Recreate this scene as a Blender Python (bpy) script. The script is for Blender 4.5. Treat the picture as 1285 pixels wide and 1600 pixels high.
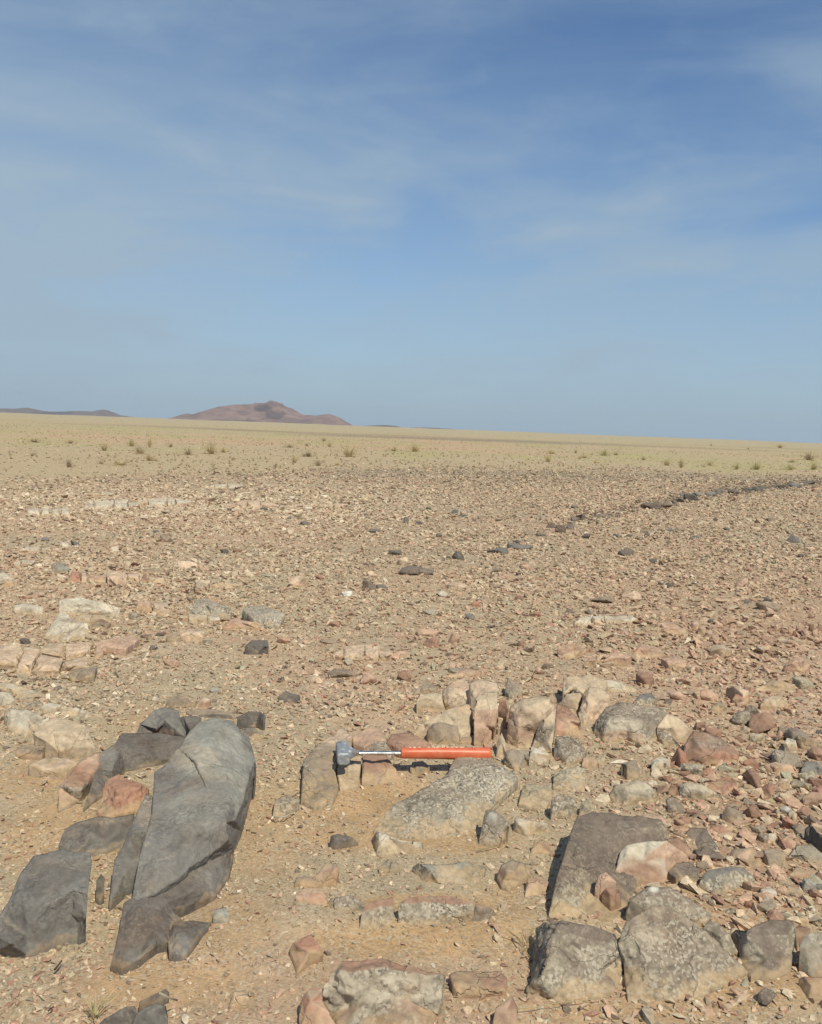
import bpy, bmesh, math, random
import numpy as np
from mathutils import Vector, Matrix, geometry

for o in list(bpy.data.objects):
    bpy.data.objects.remove(o)
SC = bpy.context.scene
COL = SC.collection

# ------------------------------------------------------------------ camera
CAM_H = 0.80
F_PX = 1386.0                      # focal length in photo pixels (photo 1285 x 1600)
PITCH = math.radians(5.42)
ROLL = math.radians(2.14)
_F = np.array([0.0, math.cos(PITCH), -math.sin(PITCH)])
_R0 = np.array([1.0, 0.0, 0.0])
_U0 = np.cross(_R0, _F)
_R = math.cos(ROLL) * _R0 + math.sin(ROLL) * _U0
_U = -math.sin(ROLL) * _R0 + math.cos(ROLL) * _U0
CAM = np.array([0.0, 0.0, CAM_H])
cd = bpy.data.cameras.new("camera")
cam = bpy.data.objects.new("camera", cd)
COL.objects.link(cam)
m = Matrix(((_R[0], _U[0], -_F[0], 0), (_R[1], _U[1], -_F[1], 0), (_R[2], _U[2], -_F[2], CAM_H), (0, 0, 0, 1)))
cam.matrix_world = m
cd.sensor_fit = 'VERTICAL'
cd.sensor_height = 24.0
cd.lens = 24.0 * F_PX / 1600.0
cd.clip_start = 0.05
cd.clip_end = 30000.0
SC.camera = cam

# ------------------------------------------------------------------ light
SUN_EL = math.radians(54)
SUN_AZ = math.radians(27)          # 0 = straight behind the camera, positive = towards the right
sun_dir = np.array([math.sin(SUN_AZ) * math.cos(SUN_EL), -math.cos(SUN_AZ) * math.cos(SUN_EL), math.sin(SUN_EL)])
sd = bpy.data.lights.new("sun", 'SUN')
sd.energy = 4.1
sd.angle = math.radians(0.55)
sd.color = (1.0, 0.945, 0.77)
sun = bpy.data.objects.new("sun", sd)
COL.objects.link(sun)
sun.rotation_euler = Vector(sun_dir).to_track_quat('Z', 'Y').to_euler()
sun.location = (0, -20, 40)

world = bpy.data.worlds.new("World")
SC.world = world
world.use_nodes = True
wt = world.node_tree
wt.nodes.clear()
def wn(t, **kw):
    n = wt.nodes.new(t)
    for k, v in kw.items():
        setattr(n, k, v)
    return n
def wmath(op, a, b=None):
    n = wn('ShaderNodeMath', operation=op)
    for i, v in enumerate((a, b)):
        if v is None:
            continue
        if isinstance(v, (int, float)):
            n.inputs[i].default_value = v
        else:
            wt.links.new(v, n.inputs[i])
    return n.outputs[0]
sky = wn('ShaderNodeTexSky', sky_type='NISHITA')
sky.sun_disc = False
sky.sun_elevation = SUN_EL
sky.sun_rotation = math.atan2(sun_dir[0], sun_dir[1])
sky.altitude = 500
sky.air_density = 1.0
sky.dust_density = 0.7
sky.ozone_density = 2.2
tc = wn('ShaderNodeTexCoord')
sep = wn('ShaderNodeSeparateXYZ')
wt.links.new(tc.outputs['Generated'], sep.inputs[0])
comb = wn('ShaderNodeCombineXYZ')
wt.links.new(sep.outputs['X'], comb.inputs[0]); wt.links.new(sep.outputs['Z'], comb.inputs[1]); wt.links.new(sep.outputs['Y'], comb.inputs[2])
def cloud(scale, rot, loc, detail, dist):
    mp = wn('ShaderNodeMapping')
    mp.inputs['Scale'].default_value = scale
    mp.inputs['Rotation'].default_value = (0, 0, rot)
    mp.inputs['Location'].default_value = loc
    wt.links.new(comb.outputs[0], mp.inputs[0])
    nz = wn('ShaderNodeTexNoise')
    nz.inputs['Scale'].default_value = 1.0
    nz.inputs['Detail'].default_value = detail
    nz.inputs['Roughness'].default_value = 0.55
    nz.inputs['Distortion'].default_value = dist
    wt.links.new(mp.outputs[0], nz.inputs['Vector'])
    return nz.outputs['Fac']
def wrange(v, a, b, c, d):
    n = wn('ShaderNodeMapRange', interpolation_type='SMOOTHSTEP')
    wt.links.new(v, n.inputs[0])
    for i, q in enumerate((a, b, c, d)):
        n.inputs[1 + i].default_value = q
    return n.outputs[0]
c1 = wrange(cloud((1.9, 5.0, 1.2), 0.22, (3.1, 2.45, 0), 6, 0.5), 0.38, 0.72, 0.0, 0.36)
c2 = wrange(cloud((2.4, 9.0, 1.2), -0.28, (5.3, 1.2, 0), 7, 0.7), 0.38, 0.68, 0.0, 0.40)
c3 = wrange(sep.outputs['X'], 0.20, -0.46, 0.0, 0.42)           # a thin veil thickening to the left
c4 = wrange(cloud((5.5, 15.0, 1.5), 0.42, (1.3, 9.2, 0), 8, 0.5), 0.44, 0.74, 0.0, 0.30)
c1 = wmath('MULTIPLY', c1, wrange(sep.outputs['Z'], 0.42, 0.20, 0.35, 1.0))
c2 = wmath('MULTIPLY', c2, wrange(sep.outputs['Z'], 0.44, 0.24, 0.45, 1.0))
c4 = wmath('MULTIPLY', c4, wrange(sep.outputs['Z'], 0.44, 0.24, 0.6, 1.0))
c3 = wmath('MULTIPLY', c3, wrange(sep.outputs['Z'], 0.50, 0.10, 0.55, 1.0))
csum = wmath('MINIMUM', wmath('ADD', wmath('ADD', c1, c2), wmath('ADD', c3, c4)), 0.9)
mixc = wn('ShaderNodeMix', data_type='RGBA')
wt.links.new(csum, mixc.inputs[0])
tint = wn('ShaderNodeMix', data_type='RGBA', blend_type='MULTIPLY')
tint.inputs[0].default_value = 1.0
wt.links.new(sky.outputs[0], tint.inputs[6])
tint.inputs[7].default_value = (0.80, 0.96, 1.08, 1)
veil = wn('ShaderNodeMix', data_type='RGBA')                    # dust veil low over the horizon
wt.links.new(wrange(sep.outputs['Z'], 0.22, 0.0, 0.0, 0.75), veil.inputs[0])
wt.links.new(tint.outputs[2], veil.inputs[6])
veil.inputs[7].default_value = (3.35, 4.4, 5.5, 1)
wt.links.new(veil.outputs[2], mixc.inputs[6])
mixc.inputs[7].default_value = (3.45, 4.5, 5.45, 1)
bg = wn('ShaderNodeBackground')
bg.inputs[1].default_value = 0.10
wt.links.new(mixc.outputs[2], bg.inputs[0])
wo = wn('ShaderNodeOutputWorld')
wt.links.new(bg.outputs[0], wo.inputs[0])

SC.view_settings.view_transform = 'Standard'
SC.view_settings.look = 'None'
SC.view_settings.exposure = 0.06
SC.view_settings.gamma = 1.0
SC.render.engine = 'CYCLES'
SC.cycles.max_bounces = 5
SC.cycles.volume_bounces = 0
SC.cycles.volume_max_steps = 16

# ------------------------------------------------------------------ helpers
def unproj(px, py, z=0.0):
    px = np.asarray(px, float); py = np.asarray(py, float); z = np.asarray(z, float)
    d = _F[None, :] + ((px - 642.5) / F_PX)[..., None] * _R + ((800.0 - py) / F_PX)[..., None] * _U
    t = (z - CAM_H) / d[..., 2]
    return CAM + d * t[..., None]
def unp(px, py, z=0.0):
    return unproj(np.array([px]), np.array([py]), np.array([z]))[0]
def proj(P):
    d = P - CAM
    zf = d @ _F
    zf = np.where(zf < 1e-3, 1e-3, zf)
    return 642.5 + F_PX * (d @ _R) / zf, 800.0 - F_PX * (d @ _U) / zf, d @ _F

def _hash(i, j, k, seed):
    h = (i * 374761393 + j * 668265263 + k * 2147483647 + seed * 974634777) & 0xFFFFFFFF
    h = ((h ^ (h >> 13)) * 1274126177) & 0xFFFFFFFF
    h = ((h ^ (h >> 16)) * 2246822519) & 0xFFFFFFFF
    return ((h ^ (h >> 15)) & 0xFFFFFF) / float(0xFFFFFF)
def vnoise(P, seed=0):
    Pi = np.floor(P).astype(np.int64)
    f = P - Pi
    f = f * f * (3 - 2 * f)
    i, j, k = Pi[:, 0], Pi[:, 1], Pi[:, 2]
    r = 0
    for a in (0, 1):
        wa = f[:, 0] if a else 1 - f[:, 0]
        for b in (0, 1):
            wb = f[:, 1] if b else 1 - f[:, 1]
            for c in (0, 1):
                wc = f[:, 2] if c else 1 - f[:, 2]
                r = r + wa * wb * wc * _hash(i + a, j + b, k + c, seed)
    return r * 2 - 1
def fbm(P, seed=0, octs=4, gain=0.5):
    r = 0; a = 1.0; P = np.array(P, float)
    for o in range(octs):
        r = r + a * vnoise(P, seed + o * 17)
        P = P * 2.03 + 5.7
        a *= gain
    return r
def xy3(x, y):
    return np.stack([x, y, np.zeros_like(x)], 1)
def sstep(a, b, x):
    t = np.clip((x - a) / (b - a), 0, 1)
    return t * t * (3 - 2 * t)

def build(name, V, Ft, mat, col=None, spk=None, smooth=True, parent=None, loc=None, ngon=None):
    V = np.asarray(V, float); Ft = np.asarray(Ft, np.int32)
    loc = np.zeros(3) if loc is None else np.asarray(loc, float)
    me = bpy.data.meshes.new(name)
    me.vertices.add(len(V))
    me.vertices.foreach_set("co", (V - loc).astype(np.float32).ravel())
    nl = 3 * len(Ft)
    loops = Ft.ravel()
    starts = np.arange(0, nl, 3, dtype=np.int32)
    if ngon is not None:
        loops = np.concatenate([loops, np.asarray(ngon, np.int32)])
        starts = np.concatenate([starts, np.array([nl], np.int32)])
    me.loops.add(len(loops))
    me.loops.foreach_set("vertex_index", loops.astype(np.int32))
    me.polygons.add(len(starts))
    me.polygons.foreach_set("loop_start", starts)
    me.polygons.foreach_set("use_smooth", np.full(len(starts), smooth, bool))
    me.update(calc_edges=True)
    if col is not None:
        a = me.attributes.new("Col", 'FLOAT_COLOR', 'POINT')
        c4_ = np.ones((len(V), 4), np.float32); c4_[:, :3] = col
        a.data.foreach_set("color", c4_.ravel())
    if spk is not None:
        a = me.attributes.new("spk", 'FLOAT', 'POINT')
        a.data.foreach_set("value", np.broadcast_to(np.asarray(spk, np.float32), (len(V),)).copy())
    me.validate()
    me.materials.append(mat)
    ob = bpy.data.objects.new(name, me)
    COL.objects.link(ob)
    ob.location = loc
    if parent is not None:
        ob.parent = parent
        ob.location = loc
    return ob
def tag(o, label=None, cat=None, group=None, kind=None):
    if label: o["label"] = label
    if cat: o["category"] = cat
    if group: o["group"] = group
    if kind: o["kind"] = kind
    return o

# ------------------------------------------------------------------ materials
def new_mat(name):
    mt = bpy.data.materials.new(name)
    mt.use_nodes = True
    nt = mt.node_tree
    nt.nodes.clear()
    out = nt.nodes.new('ShaderNodeOutputMaterial')
    bs = nt.nodes.new('ShaderNodeBsdfPrincipled')
    nt.links.new(bs.outputs[0], out.inputs[0])
    return mt, nt, bs
class NT:
    def __init__(s, nt): s.nt = nt
    def n(s, t, ins=None, **kw):
        q = s.nt.nodes.new(t)
        for k, v in kw.items(): setattr(q, k, v)
        for k, v in (ins or {}).items():
            if isinstance(v, bpy.types.NodeSocket): s.nt.links.new(v, q.inputs[k])
            else: q.inputs[k].default_value = v
        return q
    def math(s, op, a, b=0.0):
        return s.n('ShaderNodeMath', {0: a, 1: b}, operation=op).outputs[0]
    def rng(s, v, a, b, c=0.0, d=1.0):
        return s.n('ShaderNodeMapRange', {0: v, 1: a, 2: b, 3: c, 4: d}, interpolation_type='SMOOTHSTEP').outputs[0]
    def mix(s, f, a, b, bt='MIX'):
        return s.n('ShaderNodeMix', {0: f, 6: a, 7: b}, data_type='RGBA', blend_type=bt).outputs[2]
    def noise(s, vec, scale, detail=4, rough=0.55, dist=0.0):
        return s.n('ShaderNodeTexNoise', {'Vector': vec, 'Scale': scale, 'Detail': detail, 'Roughness': rough, 'Distortion': dist})
    def vor(s, vec, scale, feature='F1', rnd=1.0):
        return s.n('ShaderNodeTexVoronoi', {'Vector': vec, 'Scale': scale, 'Randomness': rnd}, feature=feature)

def rock_material(name, var=0.5, bump=0.5, veins=0.0, dust=0.25, grain=250.0, crack=12.0):
    mt, nt, bs = new_mat(name)
    g = NT(nt)
    tcn = g.n('ShaderNodeTexCoord')
    oi = g.n('ShaderNodeObjectInfo')
    off = g.n('ShaderNodeVectorMath', {0: tcn.outputs['Object'], 1: (0, 0, 0)}, operation='ADD')
    rnd = g.n('ShaderNodeCombineXYZ', {0: g.math('MULTIPLY', oi.outputs['Random'], 37.0), 1: g.math('MULTIPLY', oi.outputs['Random'], 11.0)})
    nt.links.new(rnd.outputs[0], off.inputs[1])
    vec = off.outputs[0]
    colr = g.n('ShaderNodeAttribute', attribute_name="Col").outputs['Color']
    spk = g.n('ShaderNodeAttribute', attribute_name="spk").outputs['Fac']
    n1 = g.noise(vec, 16, 6, 0.65).outputs['Fac']
    n2 = g.noise(vec, 85, 4, 0.6).outputs['Fac']
    val = g.math('ADD', g.rng(n1, 0.25, 0.75, 1 - var * 0.5, 1 + var * 0.5), g.rng(n2, 0.25, 0.75, -0.16, 0.16))
    base = g.mix(1.0, colr, g.n('ShaderNodeCombineColor', {0: val, 1: val, 2: val}).outputs[0], 'MULTIPLY')
    # desert stain in large soft patches
    n3 = g.noise(vec, 7, 5, 0.6, 0.6).outputs['Fac']
    base = g.mix(g.rng(n3, 0.52, 0.70, 0, 0.45), base, g.mix(1.0, base, (0.86, 0.62, 0.48, 1), 'MULTIPLY'))
    # mineral grains
    wv = g.n('ShaderNodeVectorMath', {0: vec, 1: g.n('ShaderNodeVectorMath', {0: g.noise(vec, 60, 2).outputs['Color'], 1: (0.005, 0.005, 0.005)}, operation='MULTIPLY').outputs[0]}, operation='ADD').outputs[0]
    v1 = g.vor(wv, grain)
    sr = g.n('ShaderNodeSeparateColor', {0: v1.outputs['Color']})
    v2 = g.vor(wv, grain * 0.8)
    sr2 = g.n('ShaderNodeSeparateColor', {0: v2.outputs['Color']})
    patch = g.rng(g.noise(vec, 15, 6, .65).outputs['Fac'], 0.36, 0.62, 0.12, 1.0)
    sp = g.math('MULTIPLY', spk, patch)
    white = g.math('MULTIPLY', g.rng(sr.outputs[0], 0.62, 0.72), sp)
    dark = g.math('MULTIPLY', g.rng(sr2.outputs[1], 0.64, 0.72), sp)
    base = g.mix(g.math('MULTIPLY', dark, 0.72), base, (0.105, 0.090, 0.070, 1))
    base = g.mix(g.math('MULTIPLY', white, 0.88), base, (0.56, 0.49, 0.385, 1))
    # sand dust lying on up-facing surfaces
    geo = g.n('ShaderNodeNewGeometry')
    nz = g.n('ShaderNodeSeparateXYZ', {0: geo.outputs['Normal']}).outputs[2]
    dn = g.rng(g.noise(vec, 11, 6, 0.7).outputs['Fac'], 0.45, 0.72)
    base = g.mix(g.math('MULTIPLY', g.math('MULTIPLY', g.rng(nz, 0.6, 0.95), dn), dust), base, (0.40, 0.30, 0.19, 1))
    nt.links.new(base, bs.inputs['Base Color'])
    bs.inputs['Roughness'].default_value = 0.86
    bs.inputs['Specular IOR Level'].default_value = 0.25
    # relief
    bn = g.noise(vec, 45, 10, 0.74).outputs['Fac']
    cw = g.n('ShaderNodeVectorMath', {0: vec, 1: g.n('ShaderNodeVectorMath', {0: g.noise(vec, 9, 5, .6).outputs['Color'], 1: (0.10, 0.10, 0.10)}, operation='MULTIPLY').outputs[0]}, operation='ADD').outputs[0]
    cr = g.vor(cw, crack, 'DISTANCE_TO_EDGE').outputs['Distance']
    crk = g.math('MAXIMUM', g.rng(cr, 0.0, 0.022, 0.0, 1.0), g.rng(g.noise(vec, 5, 3).outputs['Fac'], .44, .54))
    h = g.math('ADD', bn, g.math('MULTIPLY', crk, veins))
    h = g.math('ADD', h, g.math('MULTIPLY', g.math('MULTIPLY', sr.outputs[0], sp), 0.35))
    bp = g.n('ShaderNodeBump', {'Strength': bump, 'Distance': 0.006, 'Height': h})
    nt.links.new(bp.outputs[0], bs.inputs['Normal'])
    return mt
M_DOL = rock_material("dolerite", var=0.42, bump=0.42, veins=0.9, dust=0.2, crack=6.0)
M_GRA = rock_material("granite", var=0.45, bump=0.75, veins=0.7, dust=0.22, crack=10.0)
M_PAL = rock_material("pale_weathered_rock", var=0.45, bump=0.65, veins=0.9, dust=0.25, crack=13.0)

def ground_material():
    mt, nt, bs = new_mat("desert_ground")
    g = NT(nt)
    geo = g.n('ShaderNodeNewGeometry')
    vec = geo.outputs['Position']
    colr = g.n('ShaderNodeAttribute', attribute_name="Col").outputs['Color']
    n1 = g.noise(vec, 9, 8, 0.7).outputs['Fac']
    n2 = g.noise(vec, 120, 5, 0.7).outputs['Fac']
    val = g.math('ADD', g.rng(n1, 0.25, 0.75, 0.86, 1.14), g.rng(n2, 0.25, 0.75, -0.2, 0.2))
    base = g.mix(1.0, colr, g.n('ShaderNodeCombineColor', {0: val, 1: val, 2: val}).outputs[0], 'MULTIPLY')
    v = g.vor(vec, 260)
    s = g.n('ShaderNodeSeparateColor', {0: v.outputs['Color']})
    pk = g.rng(g.noise(vec, 14, 4).outputs['Fac'], 0.35, 0.65, 0.35, 1.0)
    base = g.mix(g.math('MULTIPLY', g.rng(s.outputs[0], 0.72, 0.76), g.math('MULTIPLY', pk, 0.55)), base, (0.52, 0.45, 0.34, 1))
    base = g.mix(g.math('MULTIPLY', g.rng(s.outputs[1], 0.80, 0.84), g.math('MULTIPLY', pk, 0.5)), base, (0.16, 0.12, 0.09, 1))
    nt.links.new(base, bs.inputs['Base Color'])
    bs.inputs['Roughness'].default_value = 0.95
    bs.inputs['Specular IOR Level'].default_value = 0.1
    h = g.math('ADD', g.noise(vec, 170, 7, 0.75).outputs['Fac'], g.math('MULTIPLY', v.outputs['Distance'], -0.4))
    bp = g.n('ShaderNodeBump', {'Strength': 0.55, 'Distance': 0.005, 'Height': h})
    nt.links.new(bp.outputs[0], bs.inputs['Normal'])
    return mt
M_GROUND = ground_material()

def simple_attr_material(name, rough=0.9, nscale=60, var=0.3, bump=0.3):
    mt, nt, bs = new_mat(name)
    g = NT(nt)
    geo = g.n('ShaderNodeNewGeometry')
    vec = geo.outputs['Position']
    colr = g.n('ShaderNodeAttribute', attribute_name="Col").outputs['Color']
    n1 = g.noise(vec, nscale, 5, 0.65).outputs['Fac']
    val = g.rng(n1, 0.25, 0.75, 1 - var, 1 + var)
    base = g.mix(1.0, colr, g.n('ShaderNodeCombineColor', {0: val, 1: val, 2: val}).outputs[0], 'MULTIPLY')
    nt.links.new(base, bs.inputs['Base Color'])
    bs.inputs['Roughness'].default_value = rough
    bs.inputs['Specular IOR Level'].default_value = 0.2
    if bump:
        bp = g.n('ShaderNodeBump', {'Strength': bump, 'Distance': 0.004, 'Height': g.noise(vec, nscale * 3, 5, 0.7).outputs['Fac']})
        nt.links.new(bp.outputs[0], bs.inputs['Normal'])
    return mt
M_GRAVEL = simple_attr_material("gravel_stone", nscale=130, var=0.3, bump=0.35)
M_PLANT = simple_attr_material("dry_plant", nscale=9, var=0.25, bump=0)
def add_translucency(mt):
    nt = mt.node_tree
    bs = next(n for n in nt.nodes if n.type == 'BSDF_PRINCIPLED'); out = next(n for n in nt.nodes if n.type == 'OUTPUT_MATERIAL')
    tr = nt.nodes.new('ShaderNodeBsdfTranslucent'); mx = nt.nodes.new('ShaderNodeMixShader'); mx.inputs[0].default_value = .45
    nt.links.new(bs.inputs['Base Color'].links[0].from_socket, tr.inputs[0])
    nt.links.new(bs.outputs[0], mx.inputs[1]); nt.links.new(tr.outputs[0], mx.inputs[2]); nt.links.new(mx.outputs[0], out.inputs[0])
add_translucency(M_PLANT)
M_HILL = simple_attr_material("hill_rock", nscale=0.03, var=0.22, bump=0)

# ------------------------------------------------------------------ ground
_m = unp(640, 1192)
MOUNDS = [(_m[0], _m[1], .24, .13, .016)]
for _a, _b, _sx, _sy, _h in ((1150, 1400, .30, .28, .014), (960, 1290, .16, .14, .010), (1130, 1240, .35, .2, .010), (800, 1110, .5, .2, .012), (80, 1120, .3, .25, .010), (560, 1440, .25, .05, .008)):
    _m = unp(_a, _b); MOUNDS.append((_m[0], _m[1], _sx, _sy, _h))
_m = unp(640, 1192)      # sand banked up inside the outcrop under the hammer
def gz(x, y):
    """height of the ground surface"""
    r = np.hypot(x, y)
    a = 0.006 * fbm(xy3(x * 2.2, y * 2.2), 5, 3) + 0.004 * fbm(xy3(x * 11, y * 11), 9, 3)
    a = a * sstep(400, 20, r)
    for (bx, by, sx, sy, bh) in MOUNDS:
        a = a + bh * np.exp(-((x - bx) / sx) ** 2 - ((y - by) / sy) ** 2)
    b = 0.05 * fbm(xy3(x * 0.11, y * 0.11), 21, 3) * sstep(9, 30, r) * sstep(600, 120, r)
    b = b + 1.3 * np.clip(fbm(xy3(x * 0.006, y * 0.003), 23, 3), -.2, 1) * sstep(500, 1300, r) * sstep(5500, 3000, r)
    return a - 0.004 + b
PLAIN_X = [-400, 0, 200, 400, 640, 900, 1100, 1285, 1700]
PLAIN_Y = [756, 750, 742, 738, 733, 737, 742, 747, 752]
def plain_mask(x, y):
    """1 on the sandy plain beyond the stony field"""
    px, py, dz = proj(np.stack([x, y, np.zeros_like(x)], 1))
    yb = np.interp(px, PLAIN_X, PLAIN_Y)
    w = 11 * fbm(xy3(x * 0.22, y * 0.13), 31, 4)
    return np.where(dz > 0.5, sstep(18, -9, py - yb + w), 0.0), px, py
SAND = [(560, 1250, 130, 42, 1), (545, 1300, 110, 30, .8), (650, 1415, 130, 16, .9), (640, 1470, 170, 26, .9), (95, 1300, 110, 60, .8),
        (250, 1530, 150, 40, .75), (1000, 1575, 240, 25, .6), (420, 1300, 60, 90, .55), (720, 1315, 90, 22, .9), (1180, 1520, 110, 70, .85),
        (60, 1215, 90, 35, .7), (360, 1440, 70, 60, .6), (780, 1440, 60, 60, .8), (1120, 1420, 110, 50, .6), (240, 1130, 60, 30, .5), (1180, 1330, 90, 50, .4)]
def sand_mask(px, py):
    s = np.zeros_like(px)
    for (a, b, rx, ry, st) in SAND:
        d = np.hypot((px - a) / rx, (py - b) / ry)
        s = np.maximum(s, st * sstep(1.35, 0.55, d))
    return s
def make_ground():
    rs = [0.25]
    while rs[-1] < 6000:
        r = rs[-1]
        rs.append(r * (1.009 if 1.0 < r < 7 else 1.016 if r < 40 else 1.035))
    rs = np.array(rs)
    th = np.concatenate([np.arange(-180, -44, 4.0), np.arange(-44, 44, 0.22), np.arange(44, 180, 4.0)])
    th = np.radians(th)
    Rr, T = np.meshgrid(rs, th, indexing='ij')
    x = (Rr * np.sin(T)).ravel(); y = (Rr * np.cos(T)).ravel()
    z = gz(x, y)
    nr, ntt = Rr.shape
    i = np.arange(nr - 1)[:, None] * ntt + np.arange(ntt)[None, :]
    j = np.arange(nr - 1)[:, None] * ntt + (np.arange(ntt)[None, :] + 1) % ntt
    q = np.stack([i, j, j + ntt, i, j + ntt, i + ntt], -1).reshape(-1, 3)
    q = q[:, ::-1]
    V = np.stack([x, y, z], 1)
    # centre fan
    V = np.vstack([V, [[0, 0, -0.004]]])
    c = len(V) - 1
    fan = np.stack([np.full(ntt, c), (np.arange(ntt) + 1) % ntt, np.arange(ntt)], 1)
    Ft = np.vstack([q, fan])
    x, y = V[:, 0], V[:, 1]
    pm, px, py = plain_mask(x, y)
    r = np.hypot(x, y)
    hor = 645 + px * 48 / 1285
    dy = py - hor
    C = np.tile(np.array([0.435, 0.302, 0.195]), (len(V), 1))
    def mixc(C, c, f):
        return C * (1 - f[:, None]) + np.array(c) * f[:, None]
    nb = fbm(xy3(x * 1.1, y * 1.1), 3, 4)
    C = mixc(C, (0.39, 0.31, 0.20), sstep(-0.1, 0.5, nb) * 0.8)
    C = mixc(C, (0.455, 0.292, 0.152), np.where(r < 3.2, sand_mask(px, py), 0))
    pk = fbm(xy3(x * 0.7 + 9, y * 0.7), 13, 3)
    C = mixc(C, (0.47, 0.325, 0.225), sstep(0.1, 0.7, pk) * (r > 2.6) * 0.7)
    rz = np.exp(-((px - 1170) / 170) ** 2 - ((py - 1330) / 150) ** 2) + .8 * np.exp(-((px - 1150) / 230) ** 2 - ((py - 1000) / 70) ** 2)
    C = mixc(C, (0.37, 0.235, 0.145), np.clip(rz, 0, 1) * .75 * (r > .5) * (np.abs(px) < 3000))
    # dark gravel strip along the edge of the stony field
    P = mixc(np.tile(np.array([0.425, 0.325, 0.195]), (len(V), 1)), (0.46, 0.315, 0.19), sstep(0.0, 0.6, fbm(xy3(x * 0.06, y * 0.05), 41, 4)))
    P = mixc(P, (0.40, 0.325, 0.185), sstep(-0.1, 0.5, fbm(xy3(x * 0.09 + 4, y * 0.05), 43, 4)) * sstep(52, 22, dy) * 0.8)
    P = mixc(P, (0.385, 0.33, 0.155), sstep(0.05, 0.55, fbm(xy3(x * 0.5, y * 0.14), 45, 4)) * .75 * sstep(60, 45, dy) * sstep(4, 12, dy))
    bands = sstep(0.15, 0.5, fbm(xy3(x * 0.02 + 2, y * 0.06), 47, 4)) * sstep(34, 26, dy) * sstep(6, 12, dy)
    P = mixc(P, (0.22, 0.18, 0.13), bands * (0.35 + .45 * sstep(-.2, .4, fbm(xy3(x * .05, y * .12), 49, 4))))
    P = mixc(P, (0.40, 0.335, 0.215), sstep(14, 5, dy) * 0.7)
    C = C * (1 - pm[:, None]) + P * pm[:, None]
    edge = np.exp(-((pm - 0.35) / 0.3) ** 2) * (px > 500) * (r > 5)
    C = mixc(C, (0.24, 0.20, 0.145), np.clip(edge, 0, 1) * 0.75)
    o = build("ground", V, Ft, M_GROUND, col=C, smooth=True)
    tag(o, "stony sandy desert floor running out to the horizon", "ground", kind="structure")
    return o
make_ground()

# ------------------------------------------------------------------ hills on the horizon
def hill(name, D, prof, depth, col, col2, seed, label, cat="hill", dark=()):
    """prof: (photo px, height above horizon in photo px); built as a rounded ridge at distance D"""
    prof = np.array(prof, float)
    nx, ny = 150, 60
    u = np.linspace(prof[0, 0], prof[-1, 0], nx)
    h = np.interp(u, prof[:, 0], prof[:, 1])
    k = np.array([1, 2, 3, 2, 1]) / 9.0
    h = np.convolve(np.pad(h, 2, mode='edge'), k, 'valid') * 0.6 + h * 0.4
    hm = h / F_PX * D * 1.0
    xs = (u - 642.5) / F_PX * D / math.cos(math.radians(7))
    v = np.linspace(-1, 1, ny)
    X, Vv = np.meshgrid(xs, v, indexing='ij')
    Hh = np.repeat(hm[:, None], ny, 1)
    cx = (xs[0] + xs[-1]) / 2; hw = (xs[-1] - xs[0]) / 2
    ends = np.sqrt(np.clip(1 - ((X - cx) / hw) ** 2, 0, 1)) * 0.8 + 0.2
    crest = 0.12 * np.sin(X / hw * 5 + seed)
    t = np.clip(1 - np.abs(Vv - crest) / (1 - np.sign(Vv - crest) * crest), 0, 1)
    prof_v = t ** 0.85 * 0.55 + sstep(0, 1, t) * 0.45
    P = np.stack([X.ravel() / 60, Vv.ravel() * depth / 60, np.zeros(X.size)], 1)
    sp = hw / 60.0
    q = P * (5.0 / max(sp, 1e-3))
    nz = (1 - np.abs(fbm(q, seed, 5))).reshape(X.shape)
    Z = Hh * prof_v * (0.80 + 0.20 * np.clip(nz, 0, 1.1)) - (1 - t) ** 2 * 3 * (Hh * (1 - prof_v)) * 0.12 * nz
    Z = np.where(t <= 0.001, -3.0, Z)
    Y = D + Vv * depth * ends
    V = np.stack([X.ravel(), Y.ravel(), Z.ravel()], 1)
    i = (np.arange(nx - 1)[:, None] * ny + np.arange(ny - 1)[None, :]).ravel()
    Ft = np.concatenate([np.stack([i, i + ny, i + ny + 1], 1), np.stack([i, i + ny + 1, i + 1], 1)])
    f = sstep(0.05, 0.5, fbm(q * 0.7 + 3, seed + 5, 4))[:, None]
    C = np.array(col) * (1 - f) + np.array(col2) * f
    px, py, _d = proj(V)
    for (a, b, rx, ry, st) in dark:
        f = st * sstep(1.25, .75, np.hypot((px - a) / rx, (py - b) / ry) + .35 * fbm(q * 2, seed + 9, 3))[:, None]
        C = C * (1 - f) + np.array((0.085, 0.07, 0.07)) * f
    o = build(name, V, Ft, M_HILL, col=C, smooth=True)
    tag(o, label, cat, kind="structure")
    return o, V
PR = [(262, 0), (270, 2.2), (285, 8), (291, 10.5), (304, 8.7), (326, 18.6), (355, 25), (384, 28.7), (409, 33), (421, 36.7), (435, 34), (454, 23), (473, 14.6), (492, 14.2), (512, 17.2), (528, 12.3), (548, 0.6), (552, 0)]
hill("hill", 3000, PR, 240, (0.235, 0.16, 0.138), (0.17, 0.12, 0.108), 3, "rounded reddish brown hill with a dark patch rising above the plain", dark=((410, 638, 13, 5, .8), (434, 648, 15, 6, .75), (382, 645, 9, 3, .4), (514, 659, 12, 3, .3), (365, 658, 40, 2, .5), (505, 665, 36, 2, .5)))
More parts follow.
